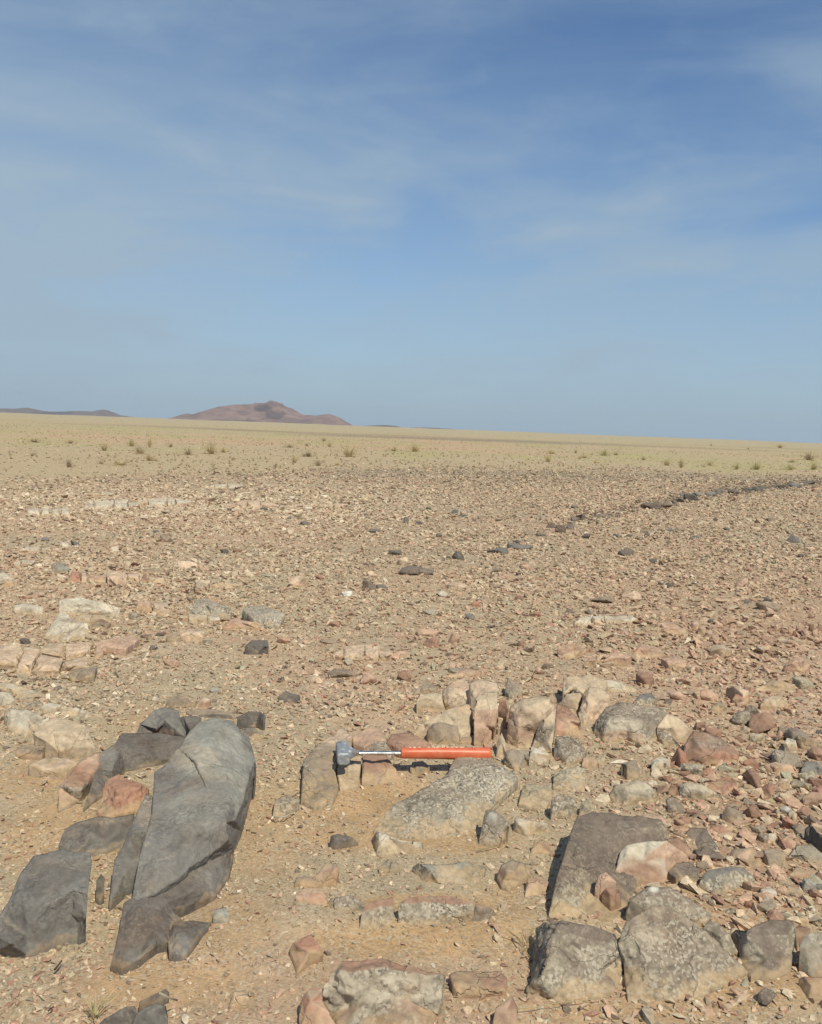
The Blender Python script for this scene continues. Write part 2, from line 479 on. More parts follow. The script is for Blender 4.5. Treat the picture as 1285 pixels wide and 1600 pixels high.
hill("ridge", 4300, [(-160, 3), (-90, 9), (-30, 6), (0, 7), (22, 7), (42, 9.6), (60, 6), (74, 4.6), (100, 5.2), (120, 7), (138, 7.4), (150, 7.6), (164, 11.3), (174, 9.8), (182, 4.4), (205, 1), (222, 0)], 260,
     (0.17, 0.13, 0.115), (0.12, 0.10, 0.095), 11, "low dark ridge on the horizon at the far left", "ridge")
hill("knoll", 3900, [(556, 0), (574, 1.4), (590, 2.6), (602, 3.1), (614, 2.2), (626, 0)], 120, (0.13, 0.10, 0.09), (0.11, 0.09, 0.08), 17, "tiny dark knoll on the horizon just right of the brown hill", "knoll")
hill("knoll", 4400, [(628, 0), (648, 1.2), (668, 1.6), (700, 0.9), (716, 0)], 120, (0.14, 0.11, 0.10), (0.12, 0.10, 0.09), 19, "faint dark swell on the horizon right of the tiny knoll", "knoll")

# ------------------------------------------------------------------ rocks
PAL = dict(
    dol=((0.172, 0.158, 0.140), 0.16, "dark grey"), dolb=((0.135, 0.115, 0.098), 0.12, "dark brown"), ggry=((0.295, 0.28, 0.235), 0.2, "grey green"),
    brown=((0.275, 0.21, 0.15), 0.15, "brown"), redb=((0.305, 0.182, 0.125), 0.10, "reddish brown"), red=((0.37, 0.195, 0.13), 0.08, "red"),
    pink=((0.46, 0.305, 0.212), 0.10, "pink"), ppink=((0.53, 0.39, 0.275), 0.12, "pale pink"), tan=((0.49, 0.38, 0.26), 0.18, "tan"),
    pale=((0.53, 0.455, 0.345), 0.25, "pale"), gran=((0.325, 0.275, 0.205), 0.95, "speckled grey"), granb=((0.27, 0.215, 0.16), 0.6, "brownish grey"),
    white=((0.62, 0.58, 0.50), 0.05, "white"), purp=((0.175, 0.135, 0.105), 0.2, "purple brown"), tangr=((0.39, 0.32, 0.215), 0.7, "sandy grey"))
CROPS = dict(A=(0, 1040, 2.858), B=(430, 1040, 2.858), C=(800, 1200, 2.6495), D=(800, 930, 2.6495), E=(0, 780, 2.57), F=(400, 780, 2.57),
             G=(800, 660, 2.6495), H=(0, 600, 1.8357), K=(0, 880, 4.283), L=(630, 1030, 3.894), M=(900, 1060, 3.3377), N=(1000, 1250, 4.509), S=(900, 930, 3.3377), P=(0, 625, 2.0))
def topix(crop, x, y):
    ox, oy, s = CROPS[crop]
    return ox + x / s, oy + y / s
def subdivide(V, Fc, A):
    e = np.concatenate([Fc[:, [0, 1]], Fc[:, [1, 2]], Fc[:, [2, 0]]])
    es = np.sort(e, 1)
    key = es[:, 0].astype(np.int64) * (len(V) + 1) + es[:, 1]
    uq, first, inv = np.unique(key, return_index=True, return_inverse=True)
    mids = es[first]
    Vn = np.vstack([V, (V[mids[:, 0]] + V[mids[:, 1]]) / 2])
    An = None if A is None else np.vstack([A, (A[mids[:, 0]] + A[mids[:, 1]]) / 2])
    n = len(Fc); mi = inv + len(V)
    a, b, c = Fc.T
    ab, bc, ca = mi[:n], mi[n:2 * n], mi[2 * n:]
    return Vn, np.concatenate([np.stack([a, ab, ca], 1), np.stack([ab, b, bc], 1), np.stack([ca, bc, c], 1), np.stack([ab, bc, ca], 1)]), An
def vnormals(V, Fc):
    fn = np.cross(V[Fc[:, 1]] - V[Fc[:, 0]], V[Fc[:, 2]] - V[Fc[:, 0]])
    N = np.zeros_like(V)
    for k in range(3):
        np.add.at(N, Fc[:, k], fn)
    return N / np.maximum(np.linalg.norm(N, axis=1), 1e-12)[:, None]
def laplace(V, Fc, w, fixed, it):
    e = np.concatenate([Fc[:, [0, 1]], Fc[:, [1, 2]], Fc[:, [2, 0]]])
    e = np.concatenate([e, e[:, ::-1]])
    for _ in range(it):
        S = np.zeros_like(V); n = np.zeros(len(V))
        np.add.at(S, e[:, 0], V[e[:, 1]]); np.add.at(n, e[:, 0], 1)
        L = S / np.maximum(n, 1)[:, None] - V
        L[fixed] = 0
        V = V + w * L
    return V
DBG = False
FOOT = []          # footprints of the traced rocks, so that gravel keeps off them
LAND = []          # (px, py, phrase) for descriptions
ROCKN = [0]
def H(kind, top, front, crop, label, pts, inner=(), h=None, ff=0.6, rough=1.0, patches=(), mat=None, under=0.12, phrase=None, dspk=0.0, zs=1.0, cat="rock", group=None, steep=0.09):
    pts = list(pts); inner = list(inner)
    if h is not None:
        ys = [p[1] for p in pts]
        y0, y1 = min(ys), max(ys)
        P2 = [(p[0], p[1], p[2] if len(p) > 2 else h * min(1.0, ((y1 - p[1]) / (y1 - y0)) / ff) ** 0.8) for p in pts]
        if not inner:
            yb = y1 - ff * (y1 - y0)
            xs = []
            n = len(pts)
            for i in range(n):
                a, b = pts[i], pts[(i + 1) % n]
                if (a[1] - yb) * (b[1] - yb) < 0:
                    xs.append(a[0] + (b[0] - a[0]) * (yb - a[1]) / (b[1] - a[1]))
            if len(xs) >= 2:
                xa, xb = min(xs), max(xs)
                rr = random.Random(int(pts[0][0] * 7 + pts[0][1]))
                for f in (0.16, 0.38, 0.62, 0.85):
                    inner.append((xa + (xb - xa) * (f + rr.uniform(-.05, .05)), yb + (y1 - y0) * rr.uniform(-.08, .06), h * rr.uniform(.95, 1.08)))
        pts = P2
    pts = [(a, b, c * zs) for a, b, c in pts]; inner = [(a, b, c * zs) for a, b, c in inner]
    seed = ROCKN[0] = ROCKN[0] + 1
    allp = pts + inner
    n = len(pts)
    ox, oy, s = CROPS[crop]
    P = np.array([(ox + p[0] / s, oy + p[1] / s, p[2] * 0.01) for p in allp])
    v2 = [Vector((a, -b)) for a, b, _ in P]
    ov, oe, of, orig, _, _ = geometry.delaunay_2d_cdt(v2, [], [list(range(n))], 1, 1e-4)
    zz_ = []
    for k, v in enumerate(ov):
        if orig[k]:
            zz_.append(P[orig[k][0], 2])
        else:
            d = np.hypot(P[:, 0] - v[0], P[:, 1] + v[1])
            w = 1 / (d + 1e-3) ** 2
            zz_.append(float((w * P[:, 2]).sum() / w.sum()))
    Fc = np.array([f for f in of if len(f) == 3], np.int64)
    pv = np.array([(v[0], v[1]) for v in ov])
    pa = np.abs((pv[Fc[:, 1], 0] - pv[Fc[:, 0], 0]) * (pv[Fc[:, 2], 1] - pv[Fc[:, 0], 1]) - (pv[Fc[:, 1], 1] - pv[Fc[:, 0], 1]) * (pv[Fc[:, 2], 0] - pv[Fc[:, 0], 0]))
    zz_ = np.array(zz_)
    for _try in range(14):                      # heights that would make the front overhang are lowered
        V = unproj(pv[:, 0], -pv[:, 1], zz_)
        cen = V[Fc].mean(1)
        nn = np.cross(V[Fc[:, 1]] - V[Fc[:, 0]], V[Fc[:, 2]] - V[Fc[:, 0]])
        bad = (nn * (CAM - cen)).sum(1) < 0
        Fc[bad] = Fc[bad][:, ::-1]
        nn[bad] *= -1
        nzz = nn[:, 2] / np.maximum(np.linalg.norm(nn, axis=1), 1e-12)
        if pa[nzz < (0.16 if h is not None else 0.02)].sum() < (steep if h is None else .1) * pa.sum(): break
        zz_ = zz_.min() + (zz_ - zz_.min()) * 0.9
    if _try > 3 and DBG: print('lowered', _try, label)
    dist = float(np.linalg.norm(V.mean(0) - CAM))
    tgt = 3.2 * dist / (F_PX * 0.64)
    for _ in range(7):
        L = np.linalg.norm(V[Fc] - V[np.roll(Fc, 1, 1)], axis=2)
        if np.percentile(L, 80) < tgt or len(Fc) > 14000:
            break
        V, Fc, _a = subdivide(V, Fc, None)
    # boundary
    e = np.concatenate([Fc[:, [0, 1]], Fc[:, [1, 2]], Fc[:, [2, 0]]])
    key = np.sort(e, 1); kk = key[:, 0] * (len(V) + 1) + key[:, 1]
    uq, inv, cnt = np.unique(kk, return_inverse=True, return_counts=True)
    be = e[cnt[inv] == 1]
    nxt = {int(a): int(b) for a, b in be}
    start = int(be[0, 0]); loop = [start]
    while True:
        q = nxt[loop[-1]]
        if q == start or len(loop) > len(be): break
        loop.append(q)
    bset = np.zeros(len(V), bool); bset[loop] = True
    FOOT.append(V[loop][:, :2].copy())
    size = max(0.03, math.sqrt(float(np.abs(nn).sum()) * 0.25 + 1e-6) * 1.6)
    V0_ = V.copy()
    V = laplace(V, Fc, 0.3, bset, 1)
    N = vnormals(V, Fc)
    q = V + seed * 3.17
    lo = fbm(q / (0.45 * size), seed, 3)
    mid = 1 - 2 * np.abs(fbm(q * 28, seed + 3, 3))
    hi = fbm(q * 110, seed + 7, 3)
    isd = front in ('dol', 'dolb', 'ggry')
    dl = 0.4 if isd else 1.0
    # split faces: thin plates broken away along ragged lines
    st_ = 0
    for kq in range(3):
        nq = fbm(q * np.array([7.0, 4.5, 7.0]) * (1 + .6 * kq) + 13.1 * kq, seed + 51 + kq, 4, .55)
        st_ = st_ + sstep(-.035, .035, nq - (.18 - .2 * kq))
    st_ = st_ - 1.5
    amp = rough * ((0.0016 if isd else 0.0022) * min(1.0, size / .12) * st_ + min(0.009, 0.035 * size) * lo * (.22 if isd else .5) + dl * min(0.0035, 0.02 * size) * mid + min(0.0016, .012 * size) * hi)
    V = V + N * (amp * np.where(bset, 0.5, 1.0))[:, None]
    N2 = vnormals(V, Fc)
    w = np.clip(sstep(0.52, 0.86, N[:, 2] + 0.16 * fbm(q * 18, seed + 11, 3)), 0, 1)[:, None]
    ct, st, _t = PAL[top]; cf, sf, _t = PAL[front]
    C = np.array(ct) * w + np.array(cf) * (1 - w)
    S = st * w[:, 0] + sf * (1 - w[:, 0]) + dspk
    px, py, _d = proj(V)
    for (cx_, cy_, rx, ry, colr, stg) in patches:
        X, Y = topix(crop, cx_, cy_)
        d = np.hypot((px - X) / (rx / s), (py - Y) / (ry / s)) + 0.35 * fbm(q * 14, seed + 23, 4)
        f = (stg * sstep(1.2, 0.7, d))[:, None]
        C = C * (1 - f) + np.array(PAL[colr][0]) * f
        S = S * (1 - f[:, 0]) + PAL[colr][1] * f[:, 0]
    C = C * (1 + 0.10 * fbm(q * 9, seed + 31, 4))[:, None]
    # sand sticking to the foot of the rock
    f = ((0.3 if isd else 0.75) * sstep(0.008 if isd else 0.020, 0.003 if isd else .006, V[:, 2] + (.009 if isd else .012) * fbm(q * 45, seed + 37, 4)))[:, None]
    C = C * (1 - f) + np.array((0.44, 0.315, 0.185)) * f
    S = S * (1 - .5 * f[:, 0])
    # skirt down into the soil
    B = V[loop]; c0 = B[:, :2].mean(0)
    dirs = c0 - B[:, :2]
    dirs /= np.maximum(np.linalg.norm(dirs, axis=1), 1e-6)[:, None]
    rings = [np.array(loop)]
    Vs = [V]; Cs = [C]; Ss = [S]; Fs = [Fc]; base = len(V)
    K = 4
    for k in range(1, K + 1):
        t = k / K
        drop = (np.maximum(B[:, 2], 0) + 0.05) * t
        ins = under * np.maximum(B[:, 2], 0) * t
        R_ = B.copy()
        R_[:, :2] += dirs * ins[:, None]
        R_[:, 2] -= drop
        if k < K:
            R_[:, :2] += (0.10 * np.clip(B[:, 2], 0, .08) * fbm(R_ * 26, seed + 41, 3))[:, None] * -dirs
        Vs.append(R_); Cs.append(np.array(cf) * np.ones((len(B), 3))); Ss.append(np.full(len(B), sf))
        rings.append(np.arange(base, base + len(B))); base += len(B)
        a, b = rings[k - 1], rings[k]
        a2, b2 = np.roll(a, -1), np.roll(b, -1)
        Fs.append(np.stack([a2, a, b], 1)); Fs.append(np.stack([a2, b, b2], 1))
    V = np.vstack(Vs); C = np.vstack(Cs); S = np.concatenate(Ss); Fc = np.vstack(Fs)
    loc = np.array([c0[0], c0[1], 0.0])
    if mat is None:
        mat = M_DOL if front in ("dol", "dolb", "ggry") else M_GRA if front in ("gran", "granb", "tangr") else M_PAL
    o = build(kind, V, Fc, mat, col=np.clip(C, 0.01, 0.9), spk=np.clip(S, 0, 1), smooth=True, loc=loc, ngon=rings[K][::-1])
    tag(o, label, cat, group)
    mx, my = P[:n, 0].mean(), P[:n, 1].mean()
    if phrase:
        LAND.append((mx, my, phrase))
    return o

# ---- dark dolerite slabs at the lower left
H("dolerite_slab", "dol", "dol", "A", "largest grey green slab, long and smooth, with a pale rounded upper end",
  [(588,1056,3.2),(625,850,6.4),(650,760,8),(680,650,9),(690,480,10),(760,430,11),(765,395,11),(800,370,12),(850,290,13),(890,255,13),(960,236,13),(1035,248,13),(1070,285,12),(1112,312,11),(1120,350,10),(1142,420,8),(1147,480,4),(1122,590,0),(1078,740,0),(1042,815,1),(1000,828,3.2),(905,888,3.6),(850,925,3.4),(800,968,3.2),(700,1032,2.8),(640,1052,2.6)],
  [(1112,500,8.8),(1088,600,8.2),(1050,690,7.2),(1018,780,6.2),(985,808,5.2),(900,868,5.0),(845,905,4.8),(795,948,4.5),(700,1012,4.0),(640,1034,3.8),(880,430,13),(930,360,13.4),(1005,470,11.6),(1022,620,9.8),(1008,700,8.9),(860,760,8),(780,600,9.7),(720,900,6),(970,300,13.6),(1060,400,10.6),(930,560,10.7),(870,436,12.2),(770,470,10.7)],
  rough=0.8, patches=[(970,300,150,90,"ggry",.9),(1000,430,170,90,"ggry",.75),(900,600,160,130,"ggry",.35),(860,400,110,50,"tan",.3),(1080,560,60,130,"ggry",.65),(720,960,120,75,"dolb",.4),(640,640,50,110,"granb",.3)], phrase="the large grey green slab")  # paler right facet patch is sunlight put into the colour; upper end is weathering
H("dolerite_slab", "dolb", "dolb", "A", "dark brown lower sheet with a jagged pointed tail under the large grey green slab",
  [(496,1338,0),(520,1240,1.4),(555,1066,3.0),(590,1040,3.4),(700,990,3.6),(850,870,4.0),(960,800,3.6),(1046,800,1.6),(1044,850,0.4),(1020,945,0),(960,1032,0),(880,1062,.2),(800,1086,.6),(766,1092,1.4),(790,1112,1.0),(815,1134,0.6),(770,1148,0.9),(850,1138,1.2),(944,1150,0.4),(905,1190,0.3),(880,1226,0.3),(832,1292,0),(790,1298,0),(756,1290,0),(750,1238,0.2),(700,1252,0),(620,1314,0),(545,1358,0)],
  [(600,1150,3.0),(680,1180,2.2),(640,1250,1.4),(790,1200,1.5),(840,1180,1.2),(560,1300,1.0),(620,1080,3.4),(740,1060,2.6),(860,1010,2.4),(940,920,2.6),(1000,860,2.2),(700,1130,2.4)], rough=0.7, steep=.2, patches=[(640,1300,110,40,"dol",.7),(800,1250,50,50,"dol",.8),(950,940,70,60,"dol",.5)], phrase="the pointed dark sheet")
H("dolerite_block", "dol", "dol", "A", "massive smooth dark grey block at the lower left edge",
  [(-30,1285,0),(-40,1200,3),(0,1110,4.5),(40,1050,6.5),(90,930,8.5),(150,850,9.5),(260,822,10),(330,832,10),(405,838,10),(412,880,10),(392,1020,8.5),(388,1120,4.5),(384,1195,0),(300,1222,0),(200,1262,0),(120,1292,0),(30,1285,0)],
  [(50,1240,4),(110,1060,7.4),(200,990,8.7),(190,1080,7),(330,1000,9),(320,1110,4.2),(250,870,10),(120,1200,3)], rough=0.7, under=0.75,
  patches=[(200,930,120,80,"dolb",.6),(60,1180,60,90,"dolb",.5)], phrase="the massive dark block")  # dark upper left patch puts that plane's shade into the colour
H("dolerite_shard", "brown", "dolb", "A", "thin dark shard added in place of the shadow right of the massive dark block",  # added shard, stands in for the shadow in this gap
  [(428,1035,0),(432,960,2),(452,930,3),(468,945,2.6),(466,1010,1),(445,1045,0)], rough=.6)
H("dolerite_block", "dolb", "dol", "A", "angular dark block bridging the massive block and the narrow shard",
  [(262,805,3),(290,730,6.5),(340,700,7.5),(440,672,8.5),(500,680,8.5),(602,662,7.5),(592,720,5),(562,792,0),(480,828,0),(400,842,0.5),(330,842,1)],
  [(400,735,8.6),(530,725,7),(380,795,5),(470,780,3.6),(300,770,5.2)], rough=.7, patches=[(440,690,110,22,"granb",.4)])
H("dolerite_shard", "dol", "dol", "A", "narrow upright shard leaning along the left side of the large grey green slab",
  [(488,1068,0),(510,870,4),(556,790,6.5),(590,700,7.6),(612,655,8.6),(655,570,9.6),(690,590,9.6),(688,650,8.6),(665,735,7.2),(640,760,6.4),(628,860,4),(600,950,1.6),(558,1012,0)],
  [(578,800,6.6),(600,740,7.6),(550,930,3)], rough=.7, patches=[(655,640,45,80,"granb",.55)], phrase="the narrow shard")
H("dolerite_slab", "dolb", "dolb", "A", "broad dark slab behind the red rock, curving down to a point",
  [(372,642,0),(400,560,3.2),(430,460,6.2),(455,385,8.4),(515,350,9.5),(545,303,10.5),(700,300,9.5),(828,318,8.4),(800,380,5),(755,420,1.2),(640,450,0),(560,470,0),(500,520,0),(465,575,0),(420,606,0)],
  [(540,372,9.6),(500,470,5.4),(660,390,6.4),(520,420,7.6),(440,540,3.2),(720,350,7)], rough=.7, patches=[(480,430,40,90,"ggry",.35)], phrase="the broad dark slab")
H("dolerite_block", "dol", "dolb", "A", "dark broken block at the upper end of the dark outcrop",
  [(612,302,4),(625,262,6.5),(650,240,7.5),(690,200,8.5),(740,186,8.5),(800,200,7.6),(805,240,6.2),(835,290,4.6),(828,318,3.4),(700,306,2)], [(740,245,7.8),(700,282,5)], rough=1.0, patches=[(720,300,70,18,"redb",.4)])
H("dolerite_block", "dolb", "dolb", "A", "small dark block between the broken block and the slab's pale end",
  [(790,240,5),(820,226,7),(880,225,7),(900,238,6.5),(850,285,6),(836,292,4)], rough=.8)
H("rock", "red", "red", "A", "salmon red rough rock enclosed between the dark slabs",
  [(432,652,0),(480,520,2.4),(530,482,3.6),(562,512,3.4),(640,540,3),(668,552,2.4),(622,650,0),(540,668,0),(470,675,0)], [(540,570,3.6),(600,560,3.4),(500,620,1.8)], rough=1.3, dspk=.1, phrase="the salmon red rock")
H("stone", "brown", "brown", "A", "rounded pinkish brown stone on top of the dark outcrop's far end",
  [(742,186),(745,150),(800,132),(842,150),(864,176),(820,194),(775,194)], h=5, rough=.8)
H("stone", "ppink", "redb", "A", "pink stone with a shaded dark end right of the rounded brown stone",
  [(862,196,0),(880,165,3),(906,140,5),(940,150,5),(946,186,1),(900,202,0)], [(915,160,4.8)], rough=.6)  # darker front colour carries the shade of the stone's end
H("stone", "dolb", "dolb", "A", "dark brown flat stone right of the pink stone beyond the slab", [(1058,232),(1110,204),(1160,205),(1190,225),(1180,245),(1140,274)], h=4)
H("stone", "dol", "dolb", "A", "egg shaped dark stone touching the slab's upper right corner", [(1088,300),(1095,278),(1130,272),(1152,290),(1145,312),(1100,314)], h=4, rough=.5)
H("stone", "brown", "brown", "A", "low rounded brown stone right of the egg shaped dark stone", [(1118,322),(1135,300),(1172,294),(1182,310),(1176,332),(1130,332)], h=3, rough=.5)
H("rock_ledge", "brown", "dolb", "A", "low dark ledge just beyond the slab's pale end", [(832,206),(890,194),(960,196),(1042,214),(1056,242),(960,246),(860,226)], h=2.6)
H("rock", "pink", "gran", "A", "pink capped rock with a speckled foot left of the broad dark slab",
  [(260,640,0),(264,542,4),(300,500,5.5),(350,430,6.5),(440,390,6.5),(446,440,5.2),(402,510,4),(356,600,0)], [(290,532,5.4),(352,545,4.2)], patches=[(330,500,60,50,"redb",.45)])
H("dolerite_shard", "dolb", "dolb", "A", "slim dark shard poking from the sand at the bottom left edge", [(400,1640,0),(470,1575,3),(560,1524,4.5),(602,1520,4.5),(612,1545,4),(588,1584,2),(560,1640,0)], [(540,1560,4)], rough=.7)
H("dolerite_shard", "dol", "dolb", "A", "oblong dark stone lying above the bottom edge beside the slim shard", [(618,1535,0),(625,1500,3),(690,1468,4),(740,1444,3.6),(757,1460,2),(720,1492,1),(640,1535,0)], rough=.7)
H("dolerite_block", "dol", "dol", "A", "smooth grey block cut off by the bottom edge", [(585,1640,0),(600,1560,2.5),(640,1532,4),(700,1506,4.5),(742,1520,3.6),(752,1570,1),(735,1640,0)], [(670,1545,4.4)], rough=.6)
H("stone", "ggry", "ggry", "A", "greenish grey flat stone right of the pointed dark sheet", [(950,1130),(960,1088),(1010,1078),(1024,1110),(1018,1145)], h=1.6, rough=.6)
H("stone", "ppink", "pink", "A", "pale pink flat stone alone on the sand at the bottom", [(1024,1518),(1045,1455),(1085,1450),(1115,1485),(1098,1520)], h=1.8, rough=.6)

# ---- hammer outcrop
H("granite_block", "brown", "gran", "B", "brown topped granite block under the hammer head",
  [(115,605,0),(125,450,3.4),(150,400,5.2),(190,350,6.2),(310,280,6.8),(345,320,6.4),(340,362,5.6),(268,400,5.2),(266,470,3),(284,540,1),(260,605,0),(180,632,0)], [(140,428,5.2),(258,415,5.2),(230,340,6.4),(200,520,2.2)], phrase="the granite block under the hammer head", patches=[(270,310,70,40,"ppink",.6)], zs=0.62)
H("granite_block", "tan", "tangr", "B", "narrow sandy block just below the hammer neck",
  [(274,472,2),(284,425,4),(350,405,5),(386,400,5),(382,450,3),(372,532,0),(290,546,0)], [(320,430,4.2)], zs=0.62)
H("granite_block", "redb", "gran", "B", "reddish topped granite block right of the narrow block below the hammer shank",
  [(388,524,0),(390,420,4.6),(415,386,5.6),(500,400,5.4),(546,470,2),(567,512,0),(480,516,0),(430,526,0)], [(400,428,4.8),(480,440,4.4),(505,420,5)], patches=[(530,490,40,30,"redb",.8)], zs=0.62)  # patch darkens the right end, its shade painted into the colour
H("rock", "pink", "pink", "B", "rounded pinkish rock behind the hammer shank", [(352,352,3.6),(345,320,5),(430,264,6),(472,272,6),(497,332,5),(440,345,4.4),(400,372,4)], [(430,310,6)], zs=0.65)
H("rock", "granb", "brown", "B", "smooth grey brown rock right under the hammer shank", [(392,398,3.4),(440,334,5.6),(490,338,5.6),(532,398,3.6),(500,402,3.6),(420,392,3.6)], [(450,370,5)], rough=.6, zs=0.55)
H("rock", "redb", "redb", "B", "flat reddish brown rock behind the left end of the hammer grip", [(495,345,4.5),(520,308,6),(590,298,6),(650,322,5.6),(696,352,4),(640,362,4),(560,380,4)], [(560,340,5.6)], rough=.7, zs=0.6)
H("stone", "brown", "brown", "B", "squat brown stone in the sand below the hammer grip", [(604,455),(612,432),(660,425),(690,450),(672,492),(620,492)], h=2.6)
H("granite_boulder", "gran", "gran", "B", "big grey speckled granite hump below the hammer grip",
  [(440,742,0),(478,670,1.6),(560,608,3.2),(680,540,5.2),(740,500,6.2),(800,460,8.2),(880,440,8.4),(1000,450,7.4),(1070,480,5.4),(1082,522,3),(1000,602,1.4),(940,662,0),(900,722,0),(830,757,0),(700,767,0),(560,767,0),(480,762,0)],
  [(700,620,5.2),(850,560,6.4),(960,520,6.2),(800,680,3),(620,690,2.6),(560,660,2.8),(900,500,7.6)], rough=1.1, phrase="the big speckled hump", zs=0.52)
H("rock", "granb", "granb", "B", "brownish rock carrying the butt of the hammer grip", [(778,462,6),(812,404,8.6),(880,400,9),(965,412,8.4),(995,442,7.6),(900,448,8.2),(840,452,8)], rough=.9, zs=0.5)
H("stone", "dolb", "dolb", "B", "lone blackish stone on sand left of the speckled hump", [(244,802,0),(250,760,2.2),(282,752,2.8),(340,766,2.2),(373,790,.5),(340,802,0),(270,810,0)], [(262,768,2.6),(320,780,1.8)], rough=.6)
H("rock", "pale", "pale", "B", "pale wedge at the foot of the speckled hump with a pink left side", [(434,770,0),(455,740,2.4),(500,755,2.8),(560,780,2.2),(662,790,1.2),(652,816,0),(560,827,0),(455,837,0)], [(470,765,2.6)], patches=[(440,790,22,45,"pink",.9)], dspk=.3)
H("granite_block", "granb", "gran", "B", "upright granite wedge standing right of the speckled hump's foot", [(908,792,0),(945,650,4.6),(990,655,5.2),(1046,700,4.6),(1040,762,1),(1010,802,0),(950,807,0)], [(962,672,4.6),(1030,712,4.2)], patches=[(970,672,22,20,"white",.6)])
H("granite_block", "tan", "gran", "B", "pale topped low granite bar right of the granite wedge", [(1058,742,0),(1070,680,3),(1140,690,3.4),(1224,705,3),(1228,752,0),(1130,762,0)], [(1085,705,3),(1180,715,2.8)], patches=[(1130,698,90,18,"pale",.7)])
H("rock", "ggry", "granb", "B", "flat grey green rock in the sand below the speckled hump", [(610,902,1),(640,880,3),(720,888,3),(850,878,3),(942,900,1.6),(922,952,0),(850,992,0),(740,987,0),(700,962,.4),(660,972,0),(640,932,.4)], [(700,920,2.6),(820,930,1.6)], dspk=.3)
H("rock", "brown", "redb", "B", "lone reddish brown diamond shaped rock right of the flat grey rock", [(990,942,1),(1010,890,4.4),(1060,868,5.4),(1122,885,4.2),(1142,932,2),(1102,962,1),(1045,1004,0),(1012,992,0)], [(1035,930,4.2),(1020,960,2)], rough=.8, phrase="the diamond shaped rock")
H("rock", "granb", "gran", "B", "small granite lump half buried left of the flat grey rock", [(465,902),(500,870),(570,890),(562,915),(480,922)], h=2)
H("stone", "ppink", "pink", "B", "tan pink angular stone right of the diamond shaped rock", [(1138,836,0),(1160,780,2.4),(1232,795,2.4),(1226,842,0)], rough=.6)
H("rock", "brown", "redb", "B", "brown capped flat stone at the left of the pink patch", [(84,985),(95,945),(150,942),(212,975),(196,990),(130,988)], h=2)
H("rock", "pink", "pink", "B", "flat pink slab bedded in sand below the brown capped flat stone", [(92,1030),(130,990),(206,992),(232,1058),(212,1080),(130,1085)], h=1.6, patches=[(190,1040,50,30,"red",.6)])
H("rock", "pink", "pink", "B", "pointed pink flake bedded in sand right of the brown capped stone", [(180,945),(232,880),(286,902),(272,985),(215,968)], h=1.4)
H("rock", "granb", "gran", "B", "grey granite wedge left of the low granite wall", [(215,1090,0),(250,1040,2.2),(330,1028,3.2),(402,1060,2.6),(370,1080,1.6),(302,1120,0)], [(262,1056,2.2),(320,1062,2.2)])
H("granite_block", "redb", "gran", "B", "left piece of the low red capped granite wall", [(374,1192,0),(390,1090,3.6),(430,1055,4.6),(526,1035,5),(530,1080,3.8),(526,1162,0),(450,1192,0)], [(405,1090,3.8),(470,1078,4)], phrase="the low granite wall")
H("granite_block", "redb", "gran", "B", "long middle piece of the low red capped granite wall", [(548,1167,0),(552,1060,4),(600,1035,5),(780,1028,5),(882,1060,4.4),(890,1092,3),(870,1147,0),(700,1162,0)], [(570,1064,4.2),(700,1060,4.2),(820,1072,3.8)])
H("granite_block", "redb", "granb", "B", "small right end piece of the low red capped granite wall", [(880,1152,0),(895,1064,3.6),(960,1080,3),(988,1112,.8),(960,1152,0)], [(915,1086,3)])
H("rock", "red", "redb", "B", "red cube shaped rock alone on the sand near the bottom", [(64,1272,1),(85,1235,4),(160,1200,5),(202,1255,4),(217,1290,2),(170,1322,0),(100,1374,0)], [(155,1285,3.6),(100,1250,4.2),(172,1258,4)], rough=.7, phrase="the red cube shaped rock")
H("granite_boulder", "redb", "gran", "B", "wide pale granite block cut by the bottom edge with a reddish rim", [(214,1502,1),(220,1430,4),(272,1364,5.6),(300,1320,6.2),(480,1315,6.4),(600,1340,6.2),(762,1385,4.2),(742,1482,2),(722,1562,0),(690,1645,0),(300,1645,0),(240,1562,0)], [(300,1370,6.4),(480,1352,6.6),(620,1372,5.6),(400,1470,3.6),(560,1480,3),(280,1440,4.4)], patches=[(480,1440,270,80,"pale",.55)], rough=1.2, phrase="the wide bottom block")
H("rock", "redb", "redb", "B", "reddish brown flat rock right of the wide bottom block", [(778,1382),(820,1365),(1010,1370),(1037,1400),(1030,1452),(900,1477),(820,1472),(795,1430)], h=3.4, ff=.4)
H("rock", "pink", "red", "B", "pink red rock against the left side of the wide bottom block", [(108,1645,0),(112,1510,1.4),(150,1450,3.2),(216,1444,3.2),(210,1500,2),(245,1560,1.4),(300,1645,0)], [(160,1500,2.6)], patches=[(170,1465,60,24,"brown",.5)])
H("rock", "granb", "gran", "B", "low greyish rock at the left of the block under the hammer head", [(-10,665,0),(0,600,2),(50,578,3.2),(110,600,2.2),(82,642,0),(40,668,0)], [(50,610,2.6)])
H("rock", "pink", "redb", "B", "reddish flat rock at the bottom edge right of the wide bottom block", [(962,1640,0),(985,1530,2),(1060,1480,2.6),(1082,1530,1.2),(1076,1640,0)], [(1030,1540,2)])

